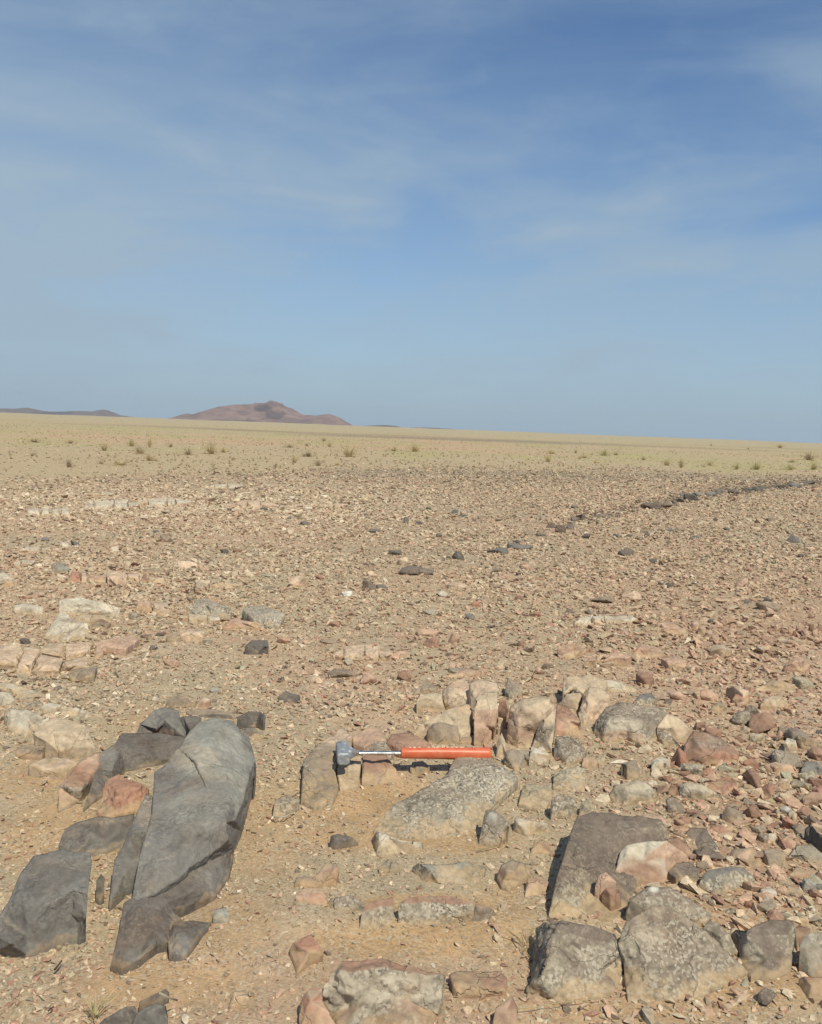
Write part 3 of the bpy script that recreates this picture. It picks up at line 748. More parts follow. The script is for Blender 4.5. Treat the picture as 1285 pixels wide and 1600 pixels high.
# ---- tan blocks behind the hammer
H("rock", "tan", "tan", "L", "small pale tan block at the left front of the cracked tan outcrop", [(84,332,0),(85,250,4.4),(110,210,5.4),(180,200,5.4),(236,205,5.4),(242,260,4),(256,302,1.6),(180,322,0),(130,304,.6)], [(105,236,5),(190,240,4.8)], dspk=.15)
H("rock", "ppink", "tan", "L", "rounded tan block behind the small pale tan block", [(240,192,5),(300,130,8.4),(372,108,8.4),(400,150,8.4),(402,190,7.2),(404,252,5),(340,292,2),(262,297,.6),(244,240,3)], [(320,180,7.8),(290,230,5)])
H("rock", "ppink", "tan", "L", "rounded tan block at the back left of the cracked tan outcrop", [(406,150,8),(450,128,8.6),(572,148,8.6),(576,202,8),(440,232,6.2),(412,252,5)], [(500,180,8.4)])
H("rock", "tan", "pink", "L", "tall tan block standing behind the hammer grip", [(430,504,1),(436,300,8),(442,240,9.4),(500,200,10.4),(570,200,10.4),(577,300,8.4),(560,420,3.4),(542,430,2.4),(522,514,0)], [(450,260,9.4),(540,250,9.6),(500,400,4.4)], patches=[(470,470,60,45,"redb",.6)], phrase="the tall tan block")
H("rock", "tan", "tan", "L", "sloping tan rock left of the tall tan block", [(58,462,1),(120,390,4),(230,330,6),(330,290,7.4),(400,270,7.4),(422,310,6.4),(412,452,2),(350,462,2),(330,402,4),(170,392,4),(100,472,0)], [(300,340,6.2),(370,350,5.8)], patches=[(100,450,60,40,"redb",.6)], dspk=.1)
H("rock", "brown", "brown", "L", "smooth brown block below the sloping tan rock", [(150,507,0),(145,440,3.2),(180,390,6.2),(250,385,6.4),(330,410,5.4),(346,502,1),(300,517,0)], [(190,420,5.6),(290,425,5.2)], rough=.7)
H("rock", "brown", "redb", "L", "low brown wedge right of the smooth brown block", [(344,512),(350,465),(442,460),(462,502)], h=2.2)
H("rock", "redb", "redb", "L", "dark red splinter in the cleft between tan blocks", [(583,322,4),(585,250,8),(625,248,8),(647,310,6),(632,352,4),(608,352,3)], rough=.7)
H("rock", "tan", "tan", "L", "slim tan splinter below the dark red splinter", [(574,442,1),(580,352,5),(608,358,5),(608,442,1)], rough=.7)
H("rock_boulder", "tan", "ppink", "L", "large pinkish boulder with swirling top right of the cleft", [(630,482,1),(640,380,5),(650,290,8.4),(730,240,10.4),(820,225,11.2),(900,240,11.2),(927,285,9.4),(862,330,8.6),(858,370,7),(802,450,3),(782,552,0),(700,547,0),(640,522,0)], [(720,300,9.6),(820,300,9.6),(700,410,5.2),(660,310,8.4)], patches=[(700,470,90,70,"red",.45)], rough=1.1, phrase="the swirly pinkish boulder")
H("rock", "tan", "granb", "L", "curved grey brown slice against the swirly boulder's right side", [(774,562,0),(800,480,3),(830,400,6),(870,340,8.4),(930,296,9.4),(922,400,6),(906,562,1),(900,655,0),(870,562,.4)], [(860,420,6.4),(880,500,3)], rough=.7)
H("granite_block", "granb", "gran", "L", "speckled granite block right of the hammer butt", [(615,645,0),(618,570,3),(650,550,4.2),(762,558,4.2),(767,610,2),(762,642,0),(690,694,0)], [(640,580,3.6),(730,585,3.4)])
H("stone", "white", "pale", "L", "whitish rounded block between two speckled granite blocks", [(768,602,1),(780,533,4.2),(850,528,4.2),(887,580,3),(882,614,0),(830,640,0)], [(800,570,3.8)], rough=.7)
H("rock", "tan", "tan", "L", "upright tan splinter touching the hammer butt", [(563,614,0),(580,480,4.4),(600,448,5.4),(622,500,4),(627,562,2),(610,594,0)], [(598,500,4.4)], rough=.7)
H("granite_block", "granb", "gran", "L", "squarish speckled granite block right of the grey brown slice", [(918,604,0),(930,472,4.2),(980,460,5),(1060,490,4.6),(1112,562,1.6),(1090,622,0),(1000,645,0)], [(945,496,4.2),(1060,520,3.6)], phrase="the squarish granite block")
H("rock", "redb", "pink", "L", "brown and pink slope between the swirly boulder and the tan pair", [(922,425,2),(935,270,6.4),(1000,290,5.6),(1080,380,3.4),(1087,422,1.2),(1108,500,0),(1000,455,.6)], [(1000,370,3.6)], patches=[(990,410,70,50,"pink",.7)], rough=.8)
H("rock", "tan", "tan", "L", "long tan ledge at the back of the cracked tan outcrop", [(974,218,4),(975,112,7),(1150,100,7.2),(1242,130,6.4),(1200,178,5.4),(1112,170,6),(1100,212,5),(1000,222,3)], [(1050,160,6.6)], dspk=.1)
H("rock", "tan", "ppink", "L", "left half of the split tan pair", [(943,272,2),(1000,210,5.4),(1092,200,5.4),(1062,302,2)], [(1030,240,4.6)])
H("rock", "tan", "ppink", "L", "taller right half of the split tan pair", [(1068,332,2),(1100,210,6.4),(1140,160,8.4),(1200,180,8.4),(1257,220,7.4),(1250,272,5.2),(1192,342,2),(1150,395,0),(1148,470,0),(1090,440,0)], [(1130,220,7.6),(1190,250,6.4),(1120,340,2.6)])
H("rock", "pale", "pale", "D", "long pale tongue of rock right of the tan ledge", [(362,385,2),(365,352,4.4),(420,352,4.4),(520,388,1),(470,400,0),(400,404,0)], [(410,372,3.8)], dspk=.1)
H("granite_slab", "tangr", "gran", "L", "flat granite patch right of the big hump, nearest the pale bar", [(702,885,0),(730,770,1.6),(800,758,2),(900,768,1.6),(905,852,0),(860,924,0)], [(800,830,1.4)])
H("granite_slab", "tangr", "gran", "L", "knobbly granite patch below the grey brown slice", [(908,800,0),(920,692,1.8),(1000,664,2),(1108,662,1.6),(1114,802,0)], [(1000,730,2)])
H("granite_block", "granb", "gran", "L", "squat granite block below the knobbly granite patch", [(896,982,0),(905,862,3.2),(940,828,4.2),(1040,838,4.2),(1062,890,3),(1050,964,0)], [(925,872,3.6),(1020,880,3.4)])
H("granite_block", "tangr", "gran", "L", "narrow granite block beside the squat granite block", [(1064,965,0),(1084,870,2.8),(1140,848,3),(1170,900,1.6),(1156,955,0)], [(1110,890,2.8)])
H("rock", "granb", "granb", "L", "low brown grey slab at the back left of the tan outcrop", [(58,222),(80,180),(150,148),(202,170),(222,202),(100,212)], h=3.4)
H("rock", "pink", "pink", "L", "flat pinkish slab behind the cracked tan outcrop", [(238,112),(400,58),(472,48),(492,80),(380,112)], h=3.4)
H("rock", "granb", "gran", "L", "small granite post behind the cleft", [(620,190,3),(625,160,5),(640,113,7),(702,150,6),(724,212,2),(645,218,2)], [(680,170,5.6)])
H("stone", "pink", "pink", "L", "round pink stone right of the squarish granite block", [(1088,642),(1095,600),(1150,588),(1182,620),(1172,662),(1120,665)], h=2, rough=.7)

# ---- right middle
H("boulder", "granb", "gran", "D", "big rounded grey boulder with a pink foot right of the tan outcrop",
  [(334,584,0),(345,520,4.4),(390,460,8.4),(450,443,9.4),(600,463,8.4),(642,490,7.2),(600,545,5.2),(602,604,0),(540,622,0),(470,604,0),(380,612,0)], [(400,520,7.2),(560,520,6.6),(480,520,7.2)], patches=[(470,540,90,30,"pale",.6),(450,590,150,25,"pink",.75)], phrase="the big grey boulder")
H("rock", "tan", "tan", "D", "tan slope running off the big grey boulder's right side", [(640,488,6.4),(692,508,5),(744,555,3),(694,612,0),(640,572,2),(600,546,4)], [(670,550,3.6)], patches=[(700,570,50,30,"pink",.5)])
H("rock", "granb", "gran", "D", "small granite wedge leaning on the tan slope", [(574,572,2),(590,543,5),(650,570,4.4),(692,610,2),(682,627,0),(630,624,0)], [(620,580,3.6)])
H("boulder", "redb", "redb", "D", "large red brown boulder with one angular dark red face", 
  [(706,682,1),(715,610,6.4),(750,563,9.4),(800,570,9.4),(880,602,7.4),(942,652,4.6),(930,692,1),(880,707,0),(790,707,0)], [(792,682,3),(872,648,6.2),(820,656,5.6),(770,620,8),(930,658,4.4)], patches=[(870,680,70,22,"red",.8),(830,600,80,30,"granb",.5)], rough=.8, phrase="the large red brown boulder")
H("rock", "red", "red", "D", "red triangular stone at the left foot of the red brown boulder", [(654,687,0),(690,628,4.6),(720,655,3.6),(744,717,0),(700,727,0)], [(700,672,3.4)], rough=.6)
H("stone", "pale", "pale", "D", "roundish whitish grey stone left of the red triangular stone", [(578,722),(578,685),(610,668),(652,680),(657,715),(630,734)], h=3.6, rough=.7, dspk=.3)
H("stone", "brown", "brown", "D", "upright brown stone left of the whitish grey stone", [(448,722,1),(455,695,3.4),(510,680,3.4),(532,722,2),(522,772,0),(480,772,0)], [(475,702,3.4)], rough=.7)
H("granite_boulder", "tangr", "gran", "D", "granite lump split by a short dark crack above the purple slab", [(398,832,1),(430,788,4.4),(520,763,5.4),(572,790,4.4),(630,852,0),(560,864,0),(480,874,0),(430,867,0)], [(470,800,4.8),(540,805,4.4)], patches=[(540,800,50,28,"pale",.6)])
H("granite_boulder", "tangr", "gran", "D", "bright speckled granite block with a dark red left end", [(694,854,0),(695,785,5.4),(720,776,6),(800,790,5.4),(862,830,2),(874,852,0),(780,864,0)], [(720,796,5.4),(790,812,4.6)], patches=[(740,800,60,22,"pale",.5)], phrase="the bright speckled block")
H("rock", "redb", "redb", "D", "dark red stone pressed to the left end of the bright speckled block", [(648,812,2.4),(660,778,5.4),(694,780,5.4),(691,854,0),(672,842,0)], rough=.7)
H("rock", "dol", "gran", "D", "dark speckled lump between the pale tongue and the big grey boulder", [(503,442),(530,410),(580,403),(607,440),(592,467),(540,462)], h=4.4)
for lab, pp in (("left piece of the pale cracked ledge in the mid ground", [(258,120),(280,95),(328,88),(330,122),(285,130)]),
                ("middle piece of the pale cracked ledge in the mid ground", [(334,122),(332,86),(378,86),(386,112),(384,120)]),
                ("long right piece of the pale cracked ledge in the mid ground", [(390,118),(382,86),(480,84),(516,100),(484,120)])):
    H("rock_ledge", "pale", "pale", "D", lab, pp, h=4.4, phrase="the pale cracked ledge")
H("rock", "pink", "pink", "D", "fin ridged pinkish rock with four dark grooves", [(598,152,0),(605,110,5.4),(650,108,5.4),(717,140,4),(722,167,0),(640,162,0)], [(640,135,4.6),(680,140,4)], rough=1.3, phrase="the fin ridged rock")
for k, (a, b) in enumerate(((742, 128), (772, 148), (800, 166), (826, 182))):
    H("rock", "pink", "redb", "D", "%s of four pink fins in a row running down right" % ("first and farthest", "second", "third", "fourth and nearest")[k], [(a-4,b+14,0),(a,b-14,5),(a+22,b-26,5.6),(a+34,b-6,4),(a+30,b+18,0)], [(a+12,b-10,5.2)], rough=.8, group="pink fins in a row")
H("rock", "tan", "redb", "D", "blocky rock with a shaded left face in front of the pink fins", [(818,234,2),(830,205,5.4),(870,203,6.4),(912,225,4.4),(906,252,0),(870,254,0)], [(868,218,6)], patches=[(890,235,24,20,"tan",.7)], rough=.7)  # left face's shade painted with the darker front colour, tan kept at right
for k, (lab, pp) in enumerate((("flat pink slab left of the fin ridged rock's front", [(498,248),(530,205),(602,218),(634,245),(560,262)]), ("flat pink slab in front of the fin ridged rock", [(618,262),(690,250),(724,272),(722,302),(650,292)]),
                ("wedge shaped pink brown stone in the pink scatter", [(298,282),(330,255),(367,275),(350,292)]), ("long flat pink stone at the left of the pink scatter", [(198,257),(240,225),(312,220),(262,258)]),
                ("flat rosy slab right of the wedge shaped stone", [(380,275),(420,240),(500,250),(480,285),(420,290)]))):
    H("rock", "pink", "pink" if k % 2 else "redb", "D", lab, pp, h=3)
H("rock", "brown", "brown", "D", "flat brown stone left of the two toned red stone", [(818,472),(860,438),(892,460),(862,482)], h=3)
H("rock", "red", "red", "D", "two toned stone, red below, in the right mid ground", [(912,432,2),(930,400,4.4),(987,420,3.4),(967,462,0)], [(950,430,3.6)], rough=.6, phrase="the two toned red stone")
H("rock", "ppink", "pink", "D", "pale pink slab leaning behind the two toned red stone", [(888,388,2),(920,376,4.4),(982,395,3.6),(960,412,3),(912,416,1)], rough=.6)
H("rock", "pink", "pink", "D", "smooth pinkish rock left of the two toned red stone", [(752,400),(770,383),(832,395),(827,427),(770,422)], h=4)
H("rock", "tan", "tan", "D", "low tan hump right of the two toned red stone", [(1028,462),(1040,423),(1100,416),(1144,450),(1090,464)], h=3.4)
H("rock", "tan", "tan", "D", "yellowish bench of rock behind the low tan hump", [(1006,384),(1080,353),(1174,375),(1122,397)], h=3.4, dspk=.15)
H("rock", "brown", "brown", "D", "long furrowed brown stone near the right edge", [(1148,590,1),(1170,570,3.4),(1250,600,3.4),(1290,630,2),(1272,647,0),(1200,627,0)], [(1190,592,3)], rough=1.1, phrase="the furrowed brown stone")
H("stone", "pale", "pale", "D", "grey stone tucked under the left end of the furrowed brown stone", [(1128,612),(1140,590),(1175,600),(1182,630),(1150,642)], h=3, rough=.7)
H("rock", "redb", "redb", "D", "curved red brown rock, tallest of the red heap at the right", [(953,742,2),(975,723,4.4),(1032,750,4.4),(1022,800,2),(1062,780,4.2),(1077,830,2),(1060,864,0),(1030,842,0),(1000,800,1),(960,770,0)], [(1000,755,4.2)], rough=.8, phrase="the red heap")
H("rock", "redb", "brown", "D", "flat red brown stone left of the curved red brown rock", [(923,797,1),(945,773,3.4),(1012,790,3.4),(1022,817,0),(940,814,0)], [(960,792,3)], rough=.7)
H("rock", "redb", "redb", "D", "red brown cube right of the curved red brown rock", [(1078,792),(1110,763),(1152,780),(1147,817),(1110,814)], h=3.6, rough=.7)
H("rock", "pink", "red", "D", "flat red slab behind the red heap", [(1048,702),(1110,685),(1160,705),(1172,730),(1090,747)], h=3, rough=.8)
H("rock", "dol", "dol", "D", "dark grey block at the right edge beyond the red heap", [(1198,722),(1215,688),(1262,688),(1292,720),(1272,747),(1220,737)], h=4.4)
H("rock", "red", "pink", "D", "flat reddish slab sunk in soil behind the bright speckled block", [(798,786),(900,747),(942,780),(922,832),(850,832)], h=1.4)
H("rock", "pink", "redb", "D", "pointed reddish rock in the right mid ground", [(1128,294),(1180,248),(1234,290),(1202,318)], h=4)

# ---- lower right
H("granite_slab", "purp", "tangr", "C", "large purple brown slab with a black crack at its top",
  [(148,634,0),(160,560,3),(185,450,6.5),(212,370,8),(248,256,9.6),(270,205,10),(340,185,10),(450,195,10),(620,215,9),(642,262,6.4),(640,330,3.4),(600,400,1.8),(520,480,1.2),(460,604,.4),(400,634,0),(280,624,0)],
  [(300,300,8.6),(420,280,7.8),(520,260,8),(250,420,6.4),(230,540,3.2),(330,400,5.4),(300,560,1.8),(480,370,3.6),(440,420,3)], rough=1.0, under=0.05, steep=.25, patches=[(270,560,150,80,"tangr",.7)], phrase="the large purple slab", zs=.66)
H("boulder", "pale", "pink", "C", "smooth pale cream dome on the right side of the purple slab", [(428,426,4),(450,350,6.6),(480,320,8),(560,303,8.6),(642,298,8.4),(702,340,5.4),(754,386,2),(682,394,2),(640,444,2.4),(480,446,3)], [(480,352,7.4),(580,340,8.2),(540,385,6),(630,370,5.6)], rough=.6, dspk=-.1, patches=[(540,420,110,24,"redb",.6)], phrase="the cream dome", zs=.66)
H("rock", "redb", "redb", "C", "red brown rock tapering off the cream dome's right flank", [(644,294,6),(690,287,6),(742,340,3),(764,387,.4),(705,342,3.4)], rough=.8, zs=.66)
H("granite_boulder", "granb", "gran", "C", "rear granite dome with a white spot on its crown", [(468,604,2),(485,540,6.4),(570,488,8.6),(640,490,8.6),(740,540,5.4),(824,612,1.6),(800,654,.4),(700,600,4),(560,590,5)], [(570,530,8),(650,540,7)], patches=[(590,502,28,20,"white",.9)], phrase="the rear dome", zs=.66)
H("granite_boulder", "granb", "gran", "C", "biggest front granite dome, round backed and mottled",
  [(464,790,3.4),(440,722,7),(470,640,9.4),(540,590,11.4),(620,570,11.4),(700,600,10.4),(790,670,7.4),(880,750,4),(988,854,0),(900,884,0),(800,934,0),(640,964,0),(480,964,0),(466,862,1)],
  [(490,680,9.4),(620,660,10),(760,720,6.2),(560,800,5),(700,820,4),(540,900,1.8)], rough=1.1, under=.3, patches=[(600,600,130,35,"brown",.5),(560,700,80,50,"pale",.4)], phrase="the biggest front dome", zs=.66)
H("granite_boulder", "purp", "gran", "C", "brown capped granite block with a dark left face, left of the biggest front dome",
  [(58,954,0),(65,930,0),(95,785,1.5),(106,668,3.4),(140,642,7),(175,648,9.4),(215,635,10.4),(350,660,9.4),(432,690,8.4),(437,740,6.4),(462,822,1),(432,934,0),(300,964,0),(180,964,0)],
  [(112,858,5.6),(152,752,8.4),(186,668,10.2),(300,700,8.8),(400,720,7.4),(250,800,5),(360,830,3.4)], rough=1.0, steep=.35, patches=[(300,690,140,42,"purp",.6),(100,800,40,140,"dolb",.5)], phrase="the brown capped block", zs=.66)  # dark brown patch paints the shade of the left face; purple cap is varnish
H("granite_block", "granb", "gran", "C", "thin granite slice leaning on the front dome's right side", [(788,662,3.6),(820,628,5.4),(860,650,5.4),(902,690,4.4),(937,762,1.6),(932,804,0),(882,762,.4)], [(860,690,4.4)], zs=.66)
H("granite_block", "purp", "gran", "C", "square granite block with a brown top and shaded left side", [(945,804,0),(903,692,2),(925,668,5),(968,672,8),(1000,653,9),(1070,630,9.4),(1162,638,9),(1167,720,5.4),(1152,854,0),(1060,884,0),(985,874,0),(962,836,0)], [(975,702,7.6),(1080,690,7.6),(1140,690,7.4),(1060,790,3.4)], rough=.9, patches=[(930,740,34,80,"purp",.8)], phrase="the square granite block", zs=.66)  # left patch is side shade painted in as a darker colour
H("granite_block", "ggry", "gran", "C", "greenish granite block cut by the right edge", [(1188,844,0),(1195,740,5.4),(1230,683,8),(1320,678,8),(1340,850,0),(1240,874,0)], [(1215,745,5.6),(1280,720,6.4)], under=.2, steep=.2, zs=.66)
H("rock", "redb", "redb", "C", "narrow brown rock between the square granite block and the right edge", [(1170,662,4),(1190,648,6),(1237,665,5.4),(1202,742,2),(1182,764,0)], rough=.8, zs=.66)
H("rock", "redb", "brown", "C", "brown stone in front of the greenish block at the right edge", [(1188,874,1.6),(1210,863,3),(1320,868,3),(1320,964,0),(1230,954,0),(1195,904,0)], [(1240,900,2.4)], zs=.66)
H("granite_block", "dol", "gran", "C", "loaf shaped granite block with a dark back, right of the rear dome", [(768,502,2),(785,460,5.4),(810,425,6.6),(920,405,6.6),(962,410,6.6),(1002,450,4.4),(1024,502,1),(950,512,0),(850,548,0),(790,532,0)], [(800,468,5.6),(920,428,5.8),(790,480,4.4)], rough=.9, under=.3, phrase="the loaf shaped block", zs=.66)
H("stone", "purp", "purp", "C", "rounded purple stone left of the loaf shaped block", [(648,432),(680,393),(740,388),(778,425),(772,482),(730,497),(680,482)], h=4.4, ff=.45, rough=.6, zs=.66)
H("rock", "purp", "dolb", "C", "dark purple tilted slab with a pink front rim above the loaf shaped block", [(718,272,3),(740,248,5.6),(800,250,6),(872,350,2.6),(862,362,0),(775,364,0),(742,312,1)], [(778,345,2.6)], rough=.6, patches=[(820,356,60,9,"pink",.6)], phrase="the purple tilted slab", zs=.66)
H("stone", "red", "red", "C", "small red stone at the upper left of the purple tilted slab", [(683,242),(720,228),(737,260),(705,282)], h=3.6, rough=.6, zs=.66)
H("rock", "brown", "pink", "C", "brown rock with a pink streak behind the loaf shaped block", [(898,384,1),(910,338,4.6),(1000,328,5.4),(1027,370,3),(1050,440,0),(1000,440,1),(960,412,.4)], [(930,362,4)], rough=.8, zs=.66)
H("granite_block", "brown", "granb", "C", "brown grey cube right of the pink streaked rock", [(1034,404,0),(1040,338,4.6),(1080,333,5),(1132,350,4.4),(1137,432,0),(1070,434,0)], [(1055,356,4.6),(1110,370,4.2)], rough=.8, zs=.66)
H("stone", "white", "white", "C", "upright white quartz stone right of the loaf shaped block", [(1028,542),(1030,500),(1060,488),(1097,515),(1097,557),(1050,552)], h=3.4, rough=.7, zs=.66)
H("stone", "pink", "red", "C", "rusty orange stone right of the white quartz stone", [(1148,442),(1180,408),(1244,430),(1222,472),(1180,477)], h=4, rough=.7, zs=.66)
H("rock", "purp", "dolb", "C", "thin dark purple plate standing up at the right edge", [(1213,252,5),(1235,233,7),(1300,300,7),(1300,384,0),(1240,322,1)], rough=.6, zs=.66)
H("granite_slab", "gran", "gran", "C", "flat speckled slab below the dark purple plate", [(1148,362,2),(1180,318,4.4),(1240,318,4.4),(1310,370,2.4),(1310,434,0),(1230,412,0),(1170,384,.4)], [(1210,360,3)], zs=.66)
H("stone", "pink", "pink", "C", "pale pink square stone lying on the purple slab's lower part", [(344,492,4.6),(360,443,7),(390,428,7.4),(432,470,6),(427,502,4),(360,507,4)], [(385,455,7.2)], rough=.6, zs=.66)
H("stone", "redb", "redb", "C", "red brown stone below the pale pink square stone", [(368,522,3.4),(390,498,5.6),(440,494,5.6),(454,562,2),(410,567,2)], [(405,515,5)], rough=.6, zs=.66)
H("rock", "brown", "brown", "C", "jagged brown rock with pits above the purple tilted slab", [(868,217,1),(875,180,4),(895,158,6),(940,173,5),(962,215,1),(920,242,0)], [(905,190,5)], rough=1.6, zs=.66)
H("rock", "pink", "redb", "C", "long thin reddish strip right of the purple tilted slab", [(848,272),(900,263),(982,290),(952,307),(870,292)], h=2, zs=.66)
H("rock", "pink", "pink", "C", "tan pink slab beside the purple slab's dark left side", [(53,532),(65,458),(120,448),(152,470),(140,510),(110,524)], h=2, zs=.66)
H("stone", "redb", "redb", "N", "orange red stone above the square granite block", [(660,880),(668,830),(720,820),(750,850),(745,890),(700,905)], h=3, rough=.7, zs=.66)
H("stone", "pale", "pale", "N", "small tan stone above the narrow brown rock at the right", [(1112,850),(1130,815),(1180,815),(1192,850),(1160,885)], h=3, rough=.7, zs=.66)
H("rock", "brown", "gran", "N", "flat grey brown fragment right of the white quartz stone", [(1020,650),(1045,600),(1120,620),(1180,680),(1100,700)], h=2, zs=.66)
H("rock", "tan", "tan", "N", "ochre flake in front of the loaf shaped block", [(545,730),(560,695),(640,680),(640,715),(590,740)], h=1.4, zs=.66)

# ---- pale outcrop at the left
H("rock", "pale", "pale", "K", "squarish pale beige block at the front of the left outcrop", [(36,1072,1),(30,1010,4.4),(60,968,6.4),(180,975,7),(270,1020,6.4),(332,1030,5),(290,1074,3),(240,1124,0),(180,1174,0),(60,1124,0)], [(70,1030,5),(180,1030,5.4)], patches=[(230,1070,50,50,"gran",.5)], phrase="the squarish beige block")
for lab, c1_, pp, hh in (
    ("pale greenish block behind the squarish beige block", "pale", [(278,962),(330,933),(412,950),(362,1022),(272,1002)], 4.4),
    ("small pale square block near the middle of the left outcrop", "pale", [(412,1000),(430,953),(532,975),(522,1032),(412,1022)], 4),
    ("pale tapering ledge pointing right from the left outcrop", "pale", [(530,1020),(542,983),(650,1008),(744,1050),(620,1050),(532,1032)], 3.6),
    ("long banded tan slab of the left outcrop", "tan", [(225,1150),(340,1038),(450,1058),(560,1088),(604,1130),(644,1244),(480,1244),(400,1284),(310,1200)], 4.4),
    ("brownish wedge at the back of the left outcrop", "granb", [(138,945),(220,918),(312,930),(272,984),(170,978)], 4.4),
    ("rounded pale knob below the squarish beige block", "pale", [(198,1195),(240,1138),(292,1140),(304,1190),(242,1214)], 3.4),
    ("brown flat topped stone at the foot of the left outcrop", "brown", [(108,1234),(200,1208),(314,1220),(282,1294),(110,1282)], 3.4),
    ("lowest pinkish tan bench of the left outcrop", "ppink", [(190,1350),(300,1300),(420,1296),(520,1330),(440,1424),(300,1400)], 1.8)):
    H("rock", c1_, c1_, "K", lab, pp, h=hh)
H("rock_ledge", "pale", "pale", "K", "long pale ledge sloping in from the left edge", [(-30,850,1),(-30,800,4.4),(60,800,5.4),(180,833,4.4),(332,885,2),(372,905,1),(260,917,0),(120,892,0),(60,862,1)], [(60,835,4.6),(200,875,2.4)], phrase="the long pale ledge")
H("rock", "pale", "pale", "K", "pale rounded rock under the long pale ledge at the left edge", [(-30,960,0),(-30,860,4),(70,868,4),(102,922,2),(30,964,0)], [(40,890,3.8)])
H("rock", "pale", "pale", "K", "white trapezoid block with a brown top edge", [(288,502,0),(340,418,4),(400,328,7),(440,343,7),(500,380,7),(587,400,7),(592,442,4.6),(576,512,0),(430,532,0)], [(420,380,6.4),(550,420,6)], patches=[(500,385,110,16,"brown",.7)], rough=.6, dspk=-.2, phrase="the white trapezoid block")
for lab, c1_, pp, hh in (
    ("pale flat bench behind the white trapezoid block", "tan", [(488,385),(520,353),(620,348),(748,365),(744,398),(600,398)], 3.4),
    ("small brown stone right of the white trapezoid block", "brown", [(612,420),(650,388),(737,400),(712,438),(620,442)], 4),
    ("long pale mound behind the white trapezoid block", "pale", [(396,305),(400,250),(520,228),(700,268),(804,300),(762,334),(480,348)], 5),
    ("low pale hump at the left behind the white block", "pale", [(98,295),(110,278),(190,268),(292,300),(242,338),(130,342)], 4)):
    H("rock", c1_, c1_, "K", lab, pp, h=hh)
pave = [[(-30,684),(-30,550),(130,548),(157,590),(112,692)], [(160,557),(270,570),(243,620),(207,744),(110,704),(158,610)], [(275,570),(427,533),(432,632),(272,604)],
        [(272,607),(422,640),(392,728),(250,724),(213,738),(250,645)], [(440,540),(617,528),(602,580),(520,642),(442,622)], [(430,652),(582,620),(587,692),(422,724)]]
for lab, pp in zip(("pinkish slab at the left end of the cracked pavement", "second slab from the left of the cracked pink pavement", "back middle slab of the cracked pink pavement", "front middle slab of the cracked pink pavement",
                    "back right slab of the cracked pink pavement", "front right slab of the cracked pink pavement"), pave):
    H("rock_slab", "ppink", "ppink", "K", lab, pp, h=2.4, ff=.35, rough=.8, dspk=-.05, phrase="the cracked pink pavement")
H("rock", "pink", "pink", "K", "rosy flat slab right of the cracked pink pavement", [(635,645),(650,530),(740,498),(900,488),(934,510),(842,584),(700,562),(692,604)], h=2.4, rough=.8)
H("rock", "brown", "brown", "K", "wide brown slab in front of the cracked pink pavement", [(458,742),(500,710),(652,688),(634,762),(490,794)], h=3.4, rough=.8)
for lab, c1_, pp, hh in (
    ("reddish grooved block at the left end of the red ledge", "red", [(452,118),(480,58),(540,56),(542,130),(470,128)], 8),
    ("pale pink upright block in the red ledge", "ppink", [(546,128),(544,60),(582,60),(584,132)], 8),
    ("low pink piece in the red ledge", "pink", [(592,122),(600,75),(712,80),(722,122),(640,128)], 5),
    ("roundest pale pink block in the red ledge", "ppink", [(722,112),(718,62),(800,56),(852,80),(846,112),(790,154)], 7),
    ("pink block right of the roundest block in the red ledge", "ppink", [(856,116),(855,74),(932,68),(938,122)], 6),
    ("slanted red brown block in the red ledge", "redb", [(940,124),(955,90),(976,68),(987,132)], 7),
    ("right end block of the red ledge", "ppink", [(994,132),(990,88),(1092,98),(1114,132)], 5),
    ("brown flat slab above the right end of the red ledge", "brown", [(946,70),(960,38),(1082,33),(1094,72)], 4),
    ("pale sloping rock at the left edge beyond the pavement", "pale", [(-30,145),(-30,60),(30,60),(112,120),(90,145)], 6),
    ("pink block of the far pale pair", "pink", [(908,322),(920,264),(1010,250),(1018,322)], 5),
    ("pale block of the far pale pair", "ppink", [(1022,330),(1025,264),(1122,262),(1134,312)], 5),
    ("disc shaped brown stone right of the pavement", "brown", [(1113,502),(1160,473),(1209,500),(1172,534)], 2.6)):
    H("rock" if hh > 3 else "stone", c1_, c1_, "K", lab, pp, h=hh, rough=.8, phrase="the red ledge" if "right end block" in lab else None)
for lab, c1_, pp, hh in (
    ("speckled grey hump left of the dark oval stone's rear", "gran", [(763,440),(785,410),(820,398),(932,440),(924,472),(850,467)], 5),
    ("white streaked granite hump behind the dark oval stone", "gran", [(973,444),(1000,430),(1060,428),(1144,460),(1122,512),(1020,482)], 5),
    ("flat pinkish slab in front of the white streaked hump", "pink", [(893,512),(930,478),(1052,500),(1042,522)], 3),
    ("dark oval stone alone on the gravel beyond the slab", "dolb", [(983,592),(1010,566),(1075,566),(1080,590),(1035,614)], 5),
    ("dark flat stone left of the tan outcrop's back", "dolb", [(1118,792),(1150,770),(1197,790),(1170,812)], 4),
    ("pale pinkish rock left of the dark oval stone", "ppink", [(725,545),(760,515),(810,525),(815,555),(770,570)], 3.4)):
    H("rock", c1_, c1_, "E", lab, pp, h=hh, rough=.7, phrase=lab.split(" alone")[0].replace("dark oval", "the dark oval") if "alone" in lab else None)
for k, (a, b) in enumerate(((105, 160), (166, 200), (206, 240), (244, 282))):
    H("rock", "pale", "pale", "E", "%s block of the far pale row at the left" % ("first", "second", "third", "last and right hand")[k], [(a, 66), (a + 6, 38), (b - 4, 36), (b, 64)], h=6, rough=.7, group="far pale row of blocks", phrase="the far pale row" if k == 3 else None)

